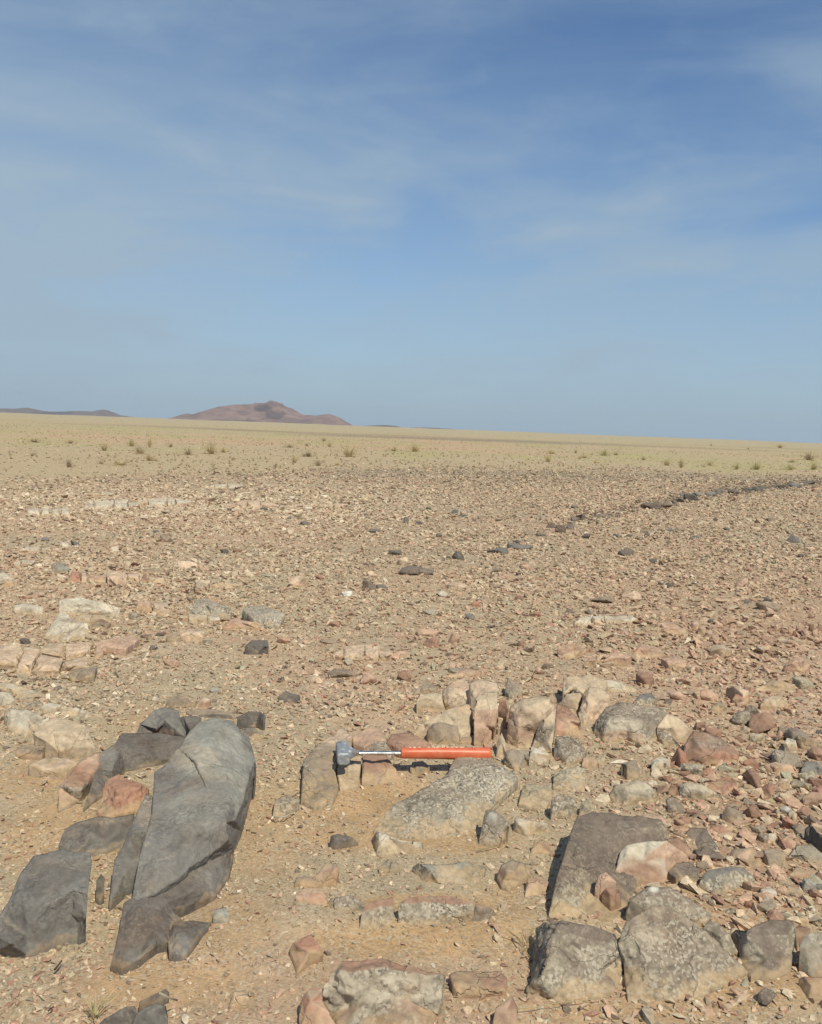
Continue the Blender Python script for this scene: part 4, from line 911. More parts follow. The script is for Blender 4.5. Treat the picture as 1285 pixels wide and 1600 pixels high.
# ---- low flat ledges of bedrock showing through the gravel farther out
LEDGES = [("pale", [(262,338),(300,318),(372,312),(440,322),(420,338),(330,345)], "pale ledge right of the far pale row of blocks"), ("pale", [(430,322),(480,306),(560,308),(600,318),(540,332)], "pale ledge in the far bedrock band, below the brown hill's left foot"),
 ("ppink", [(700,330),(760,315),(850,318),(870,330),(780,340)], "pinkish ledge in the far bedrock band, below the brown hill's peak"), ("ppink", [(930,330),(990,322),(1090,326),(1060,338)], "pinkish ledge in the far bedrock band, below the hill's right foot"),
 ("pale", [(640,272),(690,262),(760,266),(720,278)], "thin pale strip of bedrock just before the sandy plain"), ("pale", [(270,295),(320,288),(360,292),(330,299)], "thin pale strip of bedrock at the left edge of the sandy plain"),
 ("tan", [(500,350),(540,338),(565,346),(540,356)], "small tan ledge between the two pale ledges' fronts"), ("pale", [(60,470),(110,455),(160,462),(130,476)], "low pale ledge left of the gravel behind the red ledge"),
 ("pale", [(540,522),(560,508),(610,512),(612,524)], "pale flat ledge right of the red ledge"), ("ppink", [(660,580),(700,566),(760,576),(740,588)], "thin pinkish ledge right of the red ledge's end"),
 ("tan", [(610,600),(612,565),(655,568),(650,598)], "tan lump at the right end of the red ledge"), ("pink", [(900,590),(915,552),(945,548),(955,585)], "pink leaning slabs on the open gravel"),
 ("pale", [(40,520),(60,500),(110,505),(100,522)], "pale low rock left of the red ledge"), ("granb", [(160,545),(166,515),(200,512),(208,542)], "grey square rock at the left end of the red ledge"),
 ("pale", [(560,680),(600,668),(680,676),(720,688),(640,694)], "thin pale ledge in front of the speckled grey hump"), ("tan", [(410,712),(440,700),(480,704),(470,714)], "thin tan ledge right of the small brown stone"),
 ("ppink", [(1040,800),(1080,770),(1150,765),(1230,790),(1200,812),(1090,815)], "broad pink bedrock patch right of the dark oval stone"), ("pink", [(1190,800),(1240,785),(1285,790),(1285,806)], "pink strip of bedrock beyond the hammer outcrop"),
 ("ppink", [(560,735),(580,712),(620,710),(640,730),(600,740)], "pale rounded rock left of the dark oval stone's front")]
def split_poly(pp, n, rg):
    """cut an outline into n blocks side by side with narrow joints"""
    xs = [p[0] for p in pp]; x0, x1 = min(xs), max(xs)
    def span(x):
        ys = []
        for i in range(len(pp)):
            a, b = pp[i], pp[(i + 1) % len(pp)]
            if (a[0] - x) * (b[0] - x) <= 0 and a[0] != b[0]:
                ys.append(a[1] + (b[1] - a[1]) * (x - a[0]) / (b[0] - a[0]))
        return (min(ys), max(ys)) if ys else None
    cuts = [x0 + 1] + [x0 + (x1 - x0) * (k + rg.uniform(-.36, .36)) / n for k in range(1, n)] + [x1 - 1]
    out = []
    for a, b in zip(cuts[:-1], cuts[1:]):
        a2, b2 = a + 1.2, b - 1.2; mid = (a2 + b2) / 2
        top, bot = [], []
        for x in (a2, mid, b2):
            sp = span(x)
            if sp is None: continue
            t, l = sp
            if l - t < 5: m_ = (t + l) / 2; t, l = m_ - 2.5, m_ + 2.5
            top.append((x + rg.uniform(-1.5, 1.5), t + rg.uniform(-1.5, 1.5))); bot.append((x, l + rg.uniform(-1, 1)))
        out.append(bot + top[::-1])
    return out
rgl = random.Random(21)
COUNT = ("", "", "two", "three", "four"); NTH = ("first", "second", "third", "fourth")
for c_, pp, lab in LEDGES:
    wd = max(p[0] for p in pp) - min(p[0] for p in pp)
    n = 1 if wd < 60 else int(min(4, max(2, wd / 38)))
    pieces = [pp] if n == 1 else split_poly(pp, n, rgl)
    for k, q in enumerate(pieces):
        l2 = lab if n == 1 else "%s of %s blocks from left, %s" % (NTH[k], COUNT[n], lab.replace("bedrock band, below the brown hill", "band below the hill").replace("bedrock band, below the", "band below the").replace("thin pale strip of bedrock at the left edge", "pale strip at the left edge").replace("left of the gravel behind the red ledge", "left, behind the red ledge").replace("bedrock patch", "patch"))
        H("rock_ledge", c_, ("pink", "tan", c_)[k % 3] if c_ != "granb" else c_, "P", " ".join(l2.split()[:16]), q, h=2.8, ff=.42, rough=1.8, dspk=.1)
        FOOT.pop()

# ------------------------------------------------------------------ hammer
def metal_mat(name, colr, rough, met, bump=0.15):
    mt, nt, bs = new_mat(name)
    g = NT(nt)
    tcn = g.n('ShaderNodeTexCoord'); vec = tcn.outputs['Object']
    n1 = g.noise(vec, 90, 5, 0.6).outputs['Fac']
    n2 = g.noise(vec, 30, 4, 0.6).outputs['Fac']
    base = g.mix(g.rng(n1, 0.45, 0.72), (*colr, 1), (*[c * 1.7 + .03 for c in colr], 1))
    base = g.mix(g.rng(n2, 0.58, 0.75, 0, .7), base, (0.16, 0.10, 0.07, 1))
    nt.links.new(base, bs.inputs['Base Color'])
    bs.inputs['Metallic'].default_value = met
    nt.links.new(g.rng(n1, 0.3, 0.7, rough - .1, rough + .15), bs.inputs['Roughness'])
    bp = g.n('ShaderNodeBump', {'Strength': bump, 'Distance': 0.002, 'Height': n1})
    nt.links.new(bp.outputs[0], bs.inputs['Normal'])
    return mt
M_HEAD = metal_mat("worn_grey_steel", (0.27, 0.285, 0.295), 0.52, 0.25)
M_SHANK = metal_mat("bright_steel", (0.42, 0.42, 0.41), 0.32, 0.85)
def grip_mat():
    mt, nt, bs = new_mat("orange_rubber")
    g = NT(nt)
    vec = g.n('ShaderNodeTexCoord').outputs['Object']
    n = g.noise(vec, 55, 5, 0.65).outputs['Fac']
    base = g.mix(g.rng(n, 0.35, 0.75), (0.57, 0.115, 0.045, 1), (0.64, 0.18, 0.085, 1))
    d = g.noise(vec, 160, 4, 0.7).outputs['Fac']
    base = g.mix(g.rng(d, 0.62, 0.74, 0, .5), base, (0.45, 0.16, 0.09, 1))
    dd = g.noise(vec, 28, 7, 0.72).outputs['Fac']
    base = g.mix(g.rng(dd, 0.50, 0.72, 0, .55), base, (0.50, 0.33, 0.20, 1))
    nt.links.new(base, bs.inputs['Base Color'])
    bs.inputs['Roughness'].default_value = 0.42
    bp = g.n('ShaderNodeBump', {'Strength': 0.12, 'Distance': 0.002, 'Height': d})
    nt.links.new(bp.outputs[0], bs.inputs['Normal'])
    return mt
M_GRIP = grip_mat()
mt, nt_, bs_ = new_mat("worn_rubber_mark")
bs_.inputs['Base Color'].default_value = (0.86, 0.58, 0.42, 1); bs_.inputs['Roughness'].default_value = .7
M_MARK = mt

def loft(sections):
    """sections: list of (m,3) rings, same m; capped at both ends"""
    m_ = len(sections[0]); V = np.vstack(sections); Fs = []
    for k in range(len(sections) - 1):
        a = k * m_ + np.arange(m_); b = k * m_ + (np.arange(m_) + 1) % m_
        Fs.append(np.stack([a, b, b + m_], 1)); Fs.append(np.stack([a, b + m_, a + m_], 1))
    for base, flip in ((0, True), ((len(sections) - 1) * m_, False)):
        c = len(V); V = np.vstack([V, V[base:base + m_].mean(0)])
        a = base + np.arange(m_); b = base + (np.arange(m_) + 1) % m_
        t = np.stack([np.full(m_, c), a, b], 1)
        Fs.append(t[:, ::-1] if flip else t)
    return V, np.vstack(Fs)
def merge(parts):
    Vs, Fs, n = [], [], 0
    for V, Fc in parts:
        Vs.append(V); Fs.append(Fc + n); n += len(V)
    return np.vstack(Vs), np.vstack(Fs)
def mesh_obj(name, V, Fc, mat, parent, smooth=True, bevel=0.0):
    o = build(name, V, Fc, mat, smooth=smooth, parent=parent)
    me = o.data
    bm = bmesh.new(); bm.from_mesh(me)
    bmesh.ops.recalc_face_normals(bm, faces=bm.faces[:])
    bm.to_mesh(me); bm.free()
    if bevel:
        b = o.modifiers.new("bevel", 'BEVEL'); b.width = bevel; b.segments = 2; b.limit_method = 'ANGLE'; b.angle_limit = math.radians(35)
    return o
def hammer():
    ZG = 0.056
    a = unp(523, 1176, ZG); b = unp(767, 1173, ZG)
    L = float(np.linalg.norm(b - a)); ax = (b - a) / L
    yaw = math.atan2(ax[1], ax[0])
    root = bpy.data.objects.new("hammer", None); COL.objects.link(root)
    root.empty_display_size = .05
    root.location = a; root.rotation_euler = (0, math.radians(1.0), yaw)
    tag(root, "hammer with grey steel head and orange red rubber grip lying on the rocks", "hammer")
    S = L / 0.372
    # head: square striking block with chamfered corners, axis along local Y, one striking face towards the viewer
    def sq(hw, hh, ch, y, n=1, zc=0.0, xc=0.0):
        p = [(hw, -hh + ch), (hw, hh - ch), (hw - ch, hh), (-hw + ch, hh), (-hw, hh - ch), (-hw, -hh + ch), (-hw + ch, -hh), (hw - ch, -hh)]
        return np.array([(xc + x * .93, y * .86, zc + z * .93) for x, z in p]) * S
    xh = 0.019
    HS = .9
    secs = [sq(.0125, .0125, .004, -.050, xc=xh), sq(.0155, .0155, .0045, -.047, xc=xh), sq(.0158, .0158, .0045, -.032, xc=xh), sq(.0136, .0140, .0055, -.024, xc=xh), sq(.0150, .0150, .0050, -.010, xc=xh),
            sq(.0155, .0150, .0048, .006, xc=xh), sq(.0136, .0138, .0055, .022, xc=xh), sq(.0158, .0156, .0045, .030, xc=xh), sq(.0155, .0155, .0045, .045, xc=xh), sq(.0125, .0125, .004, .048, xc=xh)]
    V, Fc = loft(secs)
    head = mesh_obj("head", V, Fc, M_HEAD, root, smooth=False, bevel=.0012)
    # neck: forged web running from the head into the flat shank
    def rect(x, hy, hz, z=0.0):
        c = min(hy, hz) * .4
        p = [(-hy, -hz + c), (-hy + c, -hz), (hy - c, -hz), (hy, -hz + c), (hy, hz - c), (hy - c, hz), (-hy + c, hz), (-hy, hz - c)]
        return np.array([(x, yy, z + q) for yy, q in p]) * S
    V, Fc = loft([rect(.030, .019, .0125), rect(.036, .0175, .0115), rect(.043, .012, .0085), rect(.051, .0075, .0055), rect(.058, .006, .004)])
    mesh_obj("neck", V, Fc, M_HEAD, root, smooth=False, bevel=.001)
    V, Fc = loft([rect(.052, .0065, .0032), rect(.060, .0062, .0030), rect(.10, .0062, .0030), rect(.168, .0062, .0030)])
    mesh_obj("shank", V, Fc, M_SHANK, root, smooth=False, bevel=.0008)
    # rubber grip: oval section, flares to the butt
    secs = []
    m_ = 28
    th = np.linspace(0, 2 * math.pi, m_, endpoint=False)
    for x, hy, hz, zo in ((.1555, .0085, .0085, 0), (.1560, .0112, .0105, 0), (.1585, .0122, .0118, 0), (.18, .0124, .0122, 0), (.21, .0126, .0126, 0), (.24, .0128, .0130, 0), (.27, .0130, .0134, -.0004), (.30, .0134, .0140, -.0010),
                       (.325, .0142, .0148, -.0018), (.350, .0154, .0162, -.0026), (.364, .0160, .0168, -.0030), (.3695, .0155, .0160, -.0030), (.3720, .0130, .0135, -.0030)):
        cy_, sz_ = np.cos(th), np.sin(th)
        e = 0.8
        yy = np.sign(cy_) * np.abs(cy_) ** e * hy; zq = np.sign(sz_) * np.abs(sz_) ** e * hz + zo
        secs.append(np.stack([np.full(m_, x), yy, zq], 1) * S)
    V, Fc = loft(secs)
    grip = mesh_obj("grip", V, Fc, M_GRIP, root, smooth=True)
    # worn pale dashes moulded on the upper side of the grip
    parts = []
    xs = [.178, .1885, .2005, .223, .2335, .2445, .2555, .268, .279, .290, .301]
    rg = random.Random(4)
    def pad(x, y, z, lx, ly, rot):
        V_, F_ = loft([np.array([(math.cos(t) * r_ * lx, math.sin(t) * r_ * ly, zz2) for t in np.linspace(0, 2 * math.pi, 10, endpoint=False)]) for r_, zz2 in ((1, -.001), (.95, .0002), (.6, .0005))])
        c_, s_ = math.cos(rot), math.sin(rot)
        V_ = np.stack([V_[:, 0] * c_ - V_[:, 1] * s_ + x, V_[:, 0] * s_ + V_[:, 1] * c_ + y, V_[:, 2] + z], 1)
        return V_ * S, F_
    def top(x, y):
        hy = np.interp(x, [.16, .27, .30, .325], [.0122, .0130, .0134, .0142]); hz = np.interp(x, [.16, .18, .21, .24, .27, .30, .325], [.0118, .0122, .0126, .0130, .0130, .0130, .0130])
        return float(hz * (1 - abs(y / hy) ** 2.5) ** .4) + .0005
    for x in xs:
        yq = .0052 + rg.uniform(-.0006, .0006)
        parts.append(pad(x, yq, top(x, yq), rg.uniform(.0034, .0046), rg.uniform(.0012, .0018), rg.uniform(-.25, .35)))
    for x, y in ((.1885, .0012), (.236, -.0016), (.241, -.0022)):
        parts.append(pad(x, y, top(x, y), .0014, .0009, .3))
    V, Fc = merge(parts)
    mesh_obj("grip_marks", V, Fc, M_MARK, grip, smooth=True)
    LAND.append((540, 1172, "the hammer head")); LAND.append((700, 1172, "the hammer grip"))
hammer()

# ------------------------------------------------------------------ single stones of the mid ground
SINGLES = dict(
    F=[(195,95,40,16,'dolb'),(135,75,28,14,'dol'),(440,63,26,14,'dolb'),(600,82,35,24,'dolb'),(655,92,32,16,'dolb'),(695,28,22,34,'dolb'),(800,50,30,22,'dol'),(830,68,36,12,'dolb'),(905,72,34,16,'brown'),(470,125,60,18,'dol'),
       (735,145,30,18,'dolb'),(560,215,55,22,'dolb'),(810,220,54,46,'dolb'),(773,225,18,28,'dolb'),(640,288,150,40,'purp'),(455,342,65,46,'purp'),(505,353,55,22,'dolb'),(255,315,36,24,'redb'),(970,205,90,28,'dol'),(1050,190,90,26,'dol'),
       (1160,75,30,22,'brown'),(1060,400,40,24,'redb'),(860,475,44,24,'dol'),(700,452,70,26,'gran'),(690,535,90,34,'pink'),(790,550,60,60,'pink'),(705,577,65,44,'redb'),(575,545,55,28,'pink'),(600,710,70,46,'redb'),(130,790,85,44,'dolb'),
       (1065,570,36,36,'redb'),(580,625,90,28,'pink'),(340,695,110,32,'brown'),(1250,600,90,60,'pink'),(1130,465,36,26,'red'),(940,508,34,14,'dolb'),(965,345,40,22,'brown'),(1080,270,50,24,'redb'),(960,285,60,16,'brown'),(360,455,60,26,'pink'),
       (165,332,65,58,'ppink'),(365,382,50,22,'white'),(590,250,55,36,'ppink'),(750,382,50,26,'pale'),(810,350,90,30,'ppink'),(470,300,44,26,'ppink'),(240,720,60,30,'ppink'),(450,720,70,60,'pink'),(880,690,60,40,'brown'),(820,690,100,30,'granb'),
       (310,500,60,26,'redb'),(110,560,60,40,'pink'),(290,570,70,22,'brown'),(620,420,30,16,'brown'),(885,425,40,24,'red'),(855,400,22,24,'redb'),(1100,340,50,16,'pale'),(1000,310,60,24,'pink')],
    G=[(580,346,95,26,'purp'),(645,342,44,28,'purp'),(305,392,70,34,'purp'),(262,402,44,20,'purp'),(205,440,50,36,'purp'),(165,425,46,26,'purp'),(243,430,36,26,'dolb'),(118,466,50,16,'dolb'),(75,462,45,20,'brown'),(385,384,70,16,'purp'),(435,384,50,10,'brown'),
       (133,395,34,26,'brown'),(45,516,90,18,'dol'),(20,492,44,18,'dol'),(742,310,60,30,'dolb'),(690,320,48,22,'dolb'),(715,300,46,16,'dol'),(862,290,60,28,'dolb'),(930,287,60,22,'dolb'),(1040,270,50,18,'dolb'),(1130,268,40,22,'dolb'),(1182,265,46,20,'dol'),
       (1232,254,50,16,'dolb'),(1018,281,66,20,'dolb'),(782,300,56,14,'dol'),(1160,258,28,18,'dolb'),(985,280,40,16,'dol'),(1085,268,36,14,'dolb'),(825,297,40,18,'dol'),(675,326,26,18,'dolb'),(1262,250,36,14,'dolb'),(600,412,36,20,'brown'),(845,400,24,24,'dolb'),(895,440,40,14,'dolb'),
       (440,465,42,16,'dol'),(485,468,22,16,'dolb'),(560,462,30,14,'dolb'),(310,470,42,22,'dolb'),(480,535,68,36,'purp'),(740,478,24,18,'dolb'),(660,445,40,14,'dol'),(585,573,36,20,'dolb'),(978,607,40,20,'redb'),(655,672,36,28,'dolb'),(618,662,30,14,'dolb'),
       (1055,730,36,36,'dolb'),(978,740,30,26,'dol'),(1070,765,90,42,'brown'),(1170,485,50,30,'dol'),(1205,635,16,14,'dolb'),(275,655,22,16,'dolb'),(420,635,30,26,'redb'),(60,598,46,26,'pink'),(355,578,30,20,'redb'),(330,300,16,20,'dolb'),(210,310,14,18,'dolb'),
       (262,350,30,18,'dolb'),(955,670,60,32,'pink'),(32,732,40,26,'redb'),(385,735,110,30,'brown'),(500,722,90,38,'ppink'),(545,450,30,12,'brown'),(770,470,40,12,'dol'),(890,525,26,16,'dolb'),(1200,550,24,20,'dolb'),(1080,400,50,14,'brown'),(700,440,36,12,'brown')],
    E=[(665,155,50,36,'brown'),(625,125,28,24,'dol'),(900,206,32,30,'dolb'),(950,203,30,24,'redb'),(1060,38,30,26,'dolb'),(920,43,24,14,'dolb'),(180,160,34,16,'dol'),(262,178,36,36,'pale'),(297,175,36,24,'dol'),(745,265,90,30,'ppink'),
       (240,285,60,40,'ggry'),(1080,352,56,18,'brown'),(535,465,46,32,'granb'),(95,570,46,28,'dolb'),(615,595,34,22,'dol'),(230,760,30,14,'dol'),(860,757,44,22,'ggry'),(680,650,70,28,'pink'),(640,543,40,16,'dolb'),(410,500,60,30,'redb')],
    M=[(700,85,110,60,'pink'),(530,90,90,50,'pink'),(960,80,40,30,'tan'),(1080,170,46,34,'brown'),(860,310,50,50,'redb'),(915,330,40,90,'redb'),(1060,325,40,40,'granb'),(1225,520,90,80,'tangr'),(1190,575,100,40,'granb'),(1100,640,80,50,'tan'),(1175,640,40,50,'brown'),(1000,690,80,40,'pink'),
       (1063,730,36,30,'pale'),(1103,702,50,40,'white'),(1050,633,30,30,'pale'),(1025,845,50,50,'pale'),(980,845,60,60,'granb'),(770,765,40,40,'pale'),(870,770,90,30,'pink'),(1045,785,34,24,'brown'),(720,750,60,60,'tan'),(540,770,60,60,'pink'),
       (1250,770,40,40,'pink'),(1130,615,60,30,'tan'),(1270,260,40,60,'dolb'),(680,560,80,30,'tangr'),(480,300,60,30,'tan'),(410,560,60,24,'pale')],
    N=[(640,810,60,50,'gran'),(500,760,60,34,'brown'),(470,720,60,34,'granb'),(790,770,80,60,'red'),(910,745,90,50,'granb'),(1215,775,50,40,'pale'),(1080,690,40,30,'granb'),(1270,640,70,70,'dol'),(1195,640,110,80,'ggry'),(1260,560,70,60,'redb'),(930,570,90,70,'pink'),(1000,590,70,80,'pink'),(640,460,60,40,'pale'),(620,910,40,36,'pale'),(740,860,60,40,'tangr')])
SHAPES = ("flat", "wedge shaped", "blocky", "rounded", "tilted", "angular")
def hull(rg, n, boxy):
    pts = []
    for _ in range(n):
        v = np.array([rg.gauss(0, 1) for _ in range(3)])
        v /= np.linalg.norm(v)
        v = v / (np.max(np.abs(v)) ** boxy)
        pts.append(v * rg.uniform(.82, 1.0))
    bm = bmesh.new()
    for p in pts: bm.verts.new(p)
    r = bmesh.ops.convex_hull(bm, input=bm.verts[:])
    loose = [v for v in bm.verts if not v.link_faces]
    if loose: bmesh.ops.delete(bm, geom=loose, context='VERTS')
    bmesh.ops.triangulate(bm, faces=bm.faces[:])
    bmesh.ops.recalc_face_normals(bm, faces=bm.faces[:])
    bm.verts.index_update()
    V = np.array([v.co[:] for v in bm.verts]); Fc = np.array([[v.index for v in f.verts] for f in bm.faces], np.int64)
    bm.free()
    return V, Fc
COLW = {k: v[2] for k, v in PAL.items()}
used_labels = {}
singles = []
def single(px, py, w, h, pk, idx, tall=False):
    rg = random.Random(idx * 13 + 5)
    P0 = unp(px, py + h * .42)
    dist = float(np.linalg.norm(P0 - CAM))
    dep = math.atan2(CAM_H, math.hypot(P0[0], P0[1]))
    W = w / F_PX * dist; Hh = h / F_PX * dist
    D = min(W * rg.uniform(.6, .95), max(Hh / math.sin(dep) * .8, W * .35))
    Z = max((Hh - D * math.sin(dep) * .55) / math.cos(dep), Hh * .45, .2 * W)
    Z = min(Z, W * (1.5 if tall else .62))
    if tall: D = W * .8
    V, Fc = hull(rg, rg.randint(12, 18), .55)
    V = V / np.abs(V).max(0)
    tilt = rg.uniform(-.16, .16); 
    V[:, 2] += tilt * V[:, 0] + rg.uniform(-.2, .2) * V[:, 1]
    V[:, 2] /= np.abs(V[:, 2]).max()
    rot = rg.uniform(-.35, .35)
    V = np.stack([V[:, 0] * math.cos(rot) - V[:, 1] * math.sin(rot), V[:, 0] * math.sin(rot) + V[:, 1] * math.cos(rot), V[:, 2]], 1)
    V = V / np.array([np.abs(V[:, 0]).max(), np.abs(V[:, 1]).max(), 1]) * np.array([W / 2, D / 2, Z * .72])
    V[:, 2] += Z * .28
    lv = 3 if w > 18 else 2
    for _ in range(lv):
        V, Fc, _a = subdivide(V, Fc, None)
    none = np.zeros(len(V), bool)
    V = laplace(V, Fc, .5, none, 1)
    N = vnormals(V, Fc); q = V + idx * 2.3
    V = V + N * (0.035 * W * fbm(q / (.4 * W), idx, 3) + .018 * W * (1 - 2 * np.abs(fbm(q / (.13 * W), idx + 1, 3))))[:, None]
    c, s_, nm = PAL[pk]
    loc = np.array([P0[0], P0[1] + D * .35, float(gz(P0[:1], P0[1:2])[0])])
    C = np.array(c) * rg.uniform(.88, 1.12) * (1 + .14 * fbm(q / (.5 * W), idx + 3, 3))[:, None]
    o = build("stone", V + loc, Fc, M_DOL if pk in ("dol", "dolb", "ggry") else M_GRA if pk in ("gran", "granb", "tangr") else M_PAL, col=C, spk=np.full(len(V), s_), loc=loc)
    tag(o, None, "stone")
    asp = h / w
    shp = "flat" if asp < .42 else "upright" if asp > 1.05 else "low" if asp < .58 else ("blocky", "angular", "rounded")[idx % 3]
    size = "big " if w * 1.0 > 24 else "small " if w < 10 else ""
    singles.append([o, px, py, "%s%s %s" % (size, shp, nm)])
k = 0
for crop, lst in SINGLES.items():
    s_ = CROPS[crop][2]
    for (a, b, w, h, pk) in lst:
        X, Y = topix(crop, a, b)
        single(X, Y, w / s_, h / s_, pk, k); k += 1
for (a, b, w, h, pk) in ((1010,185,26,34,'redb'),(1050,170,28,34,'pink'),(1085,185,30,36,'redb'),(1120,182,30,40,'pink'),(1138,200,24,30,'redb'),(1165,165,26,44,'pink'),(1187,178,26,44,'redb'),(1206,202,30,36,'pink'),(1230,170,28,46,'redb'),
        (1252,190,30,40,'pink'),(1272,172,26,44,'redb'),(1258,218,34,30,'pink'),(1002,265,26,34,'redb'),(960,272,26,34,'pink'),(978,250,22,26,'redb'),(900,240,40,34,'pink'),(860,270,40,40,'redb'),(1200,285,60,24,'pink'),(1100,240,80,30,'ppink'),(1170,240,70,34,'tan'),
        (1010,215,60,26,'ppink'),(820,190,60,40,'pink'),(850,150,50,40,'ppink'),(770,140,40,40,'redb'),(710,130,40,24,'dolb'),(620,150,50,40,'pink')):
    X, Y = topix('S', a, b)
    single(X, Y, w / 3.3377, h / 3.3377, pk, k, tall=h > w); k += 1
rgs = random.Random(99); tries = 0; made = 0
while made < 46 and tries < 900:
    tries += 1
    X, Y = rgs.gauss(1150, 95), rgs.gauss(1290, 95)
    if X > 1300 or Y > 1580 or Y < 1060: continue
    w_ = rgs.uniform(18, 46); Pq = unp(X, Y)
    hit = False
    for Pg in FOOT:
        c0 = Pg.mean(0); rad = np.abs(Pg - c0).max()
        if math.hypot(Pq[0] - c0[0], Pq[1] - c0[1]) < rad * .9 + w_ / F_PX * .9: hit = True; break
    if hit or any(math.hypot(X - r[1], (Y - r[2]) * 1.5) < w_ * .75 for r in singles): continue
    single(X, Y, w_, w_ * rgs.uniform(.45, .8), rgs.choice(('redb', 'redb', 'red', 'brown', 'pink', 'tangr', 'granb', 'purp')), k); k += 1; made += 1
print('extra stones', made)
LAND.append((1240, 985, "the upright red fins"))
# the dark stone line on the right gets its own phrase
LAND += [(830, 830, "the nearer dark stone line"), (1030, 788, "the dark line's brown slab"), (1200, 760, "the far dark stone line"), (645, 890, "the wide slab on open gravel"), (715, 865, "the dark dome stone")]
def relation(dx, dy):
    d = math.hypot(dx, dy * 1.6)
    near = "close " if d < 45 else "" if d < 110 else "well "
    if abs(dx) > 1.7 * abs(dy): w = "right of" if dx > 0 else "left of"
    elif abs(dy) > 1.7 * abs(dx): w = "behind" if dy < 0 else "in front of"
    else: w = ("behind and right of" if dx > 0 else "behind and left of") if dy < 0 else ("in front and right of" if dx > 0 else "in front and left of")
    return near + w
prop = {}
for rec in singles:
    o, px, py, desc = rec
    best = min(LAND, key=lambda l: math.hypot(l[0] - px, (l[1] - py) * 1.6))
    rec.append("%s stone %s %s" % (desc, relation(px - best[0], py - best[1]), best[2]))
    prop.setdefault(rec[-1], []).append(rec)
ORD = ("leftmost", "second from left", "third from left", "fourth from left", "fifth from left", "sixth from left", "seventh from left")
for lab, recs in prop.items():
    recs.sort(key=lambda r: r[1])
    for i, r in enumerate(recs):
        l2 = lab
        if len(recs) == 2: l2 = ("left one of two: " if i == 0 else "right one of two: ") + lab
        elif len(recs) > 2: l2 = ORD[min(i, 6)] + ": " + lab
        ws = l2.split()
        r[0]["label"] = " ".join(ws[:16])
        r[0]["group"] = "loose stones on the gravel"

# ------------------------------------------------------------------ gravel (nobody could count it)
rng = np.random.default_rng(11)
GCOL = np.array([(0.50, 0.375, 0.255), (0.47, 0.38, 0.255), (0.54, 0.44, 0.31), (0.45, 0.305, 0.21), (0.40, 0.32, 0.22), (0.32, 0.27, 0.195), (0.19, 0.145, 0.11), (0.62, 0.54, 0.41), (0.35, 0.205, 0.145), (0.36, 0.335, 0.24)])
GW_base = np.array([.23, .19, .12, .14, .12, .07, .04, .025, .06, .03])
GCOL = GCOL * np.array([1.01, .982, .965])
BASES = []
rgb_ = random.Random(77)
for k in range(18):
    V, Fc = hull(rgb_, rgb_.randint(7, 11), rgb_.uniform(.3, .8))
    V = V / np.abs(V).max(0)
    BASES.append((V * 0.5, Fc))
def in_foot(x, y):
    m_ = np.zeros(len(x), bool)
    for Pg in FOOT:
        Pg = Pg.mean(0) + (Pg - Pg.mean(0)) * .9
        x0, y0 = Pg.min(0); x1, y1 = Pg.max(0)
        c = np.where((x > x0) & (x < x1) & (y > y0) & (y < y1) & ~m_)[0]
        if len(c) == 0: continue
        ax_, ay = Pg[:, 0], Pg[:, 1]; bx, by = np.roll(ax_, -1), np.roll(ay, -1)
        ins = np.zeros(len(c), bool)
        for i in range(len(Pg)):
            cond = (ay[i] > y[c]) != (by[i] > y[c])
            if by[i] == ay[i]: continue
            xi = (bx[i] - ax_[i]) * (y[c] - ay[i]) / (by[i] - ay[i]) + ax_[i]
            ins ^= cond & (x[c] < xi)
        m_[c[ins]] = True
    return m_
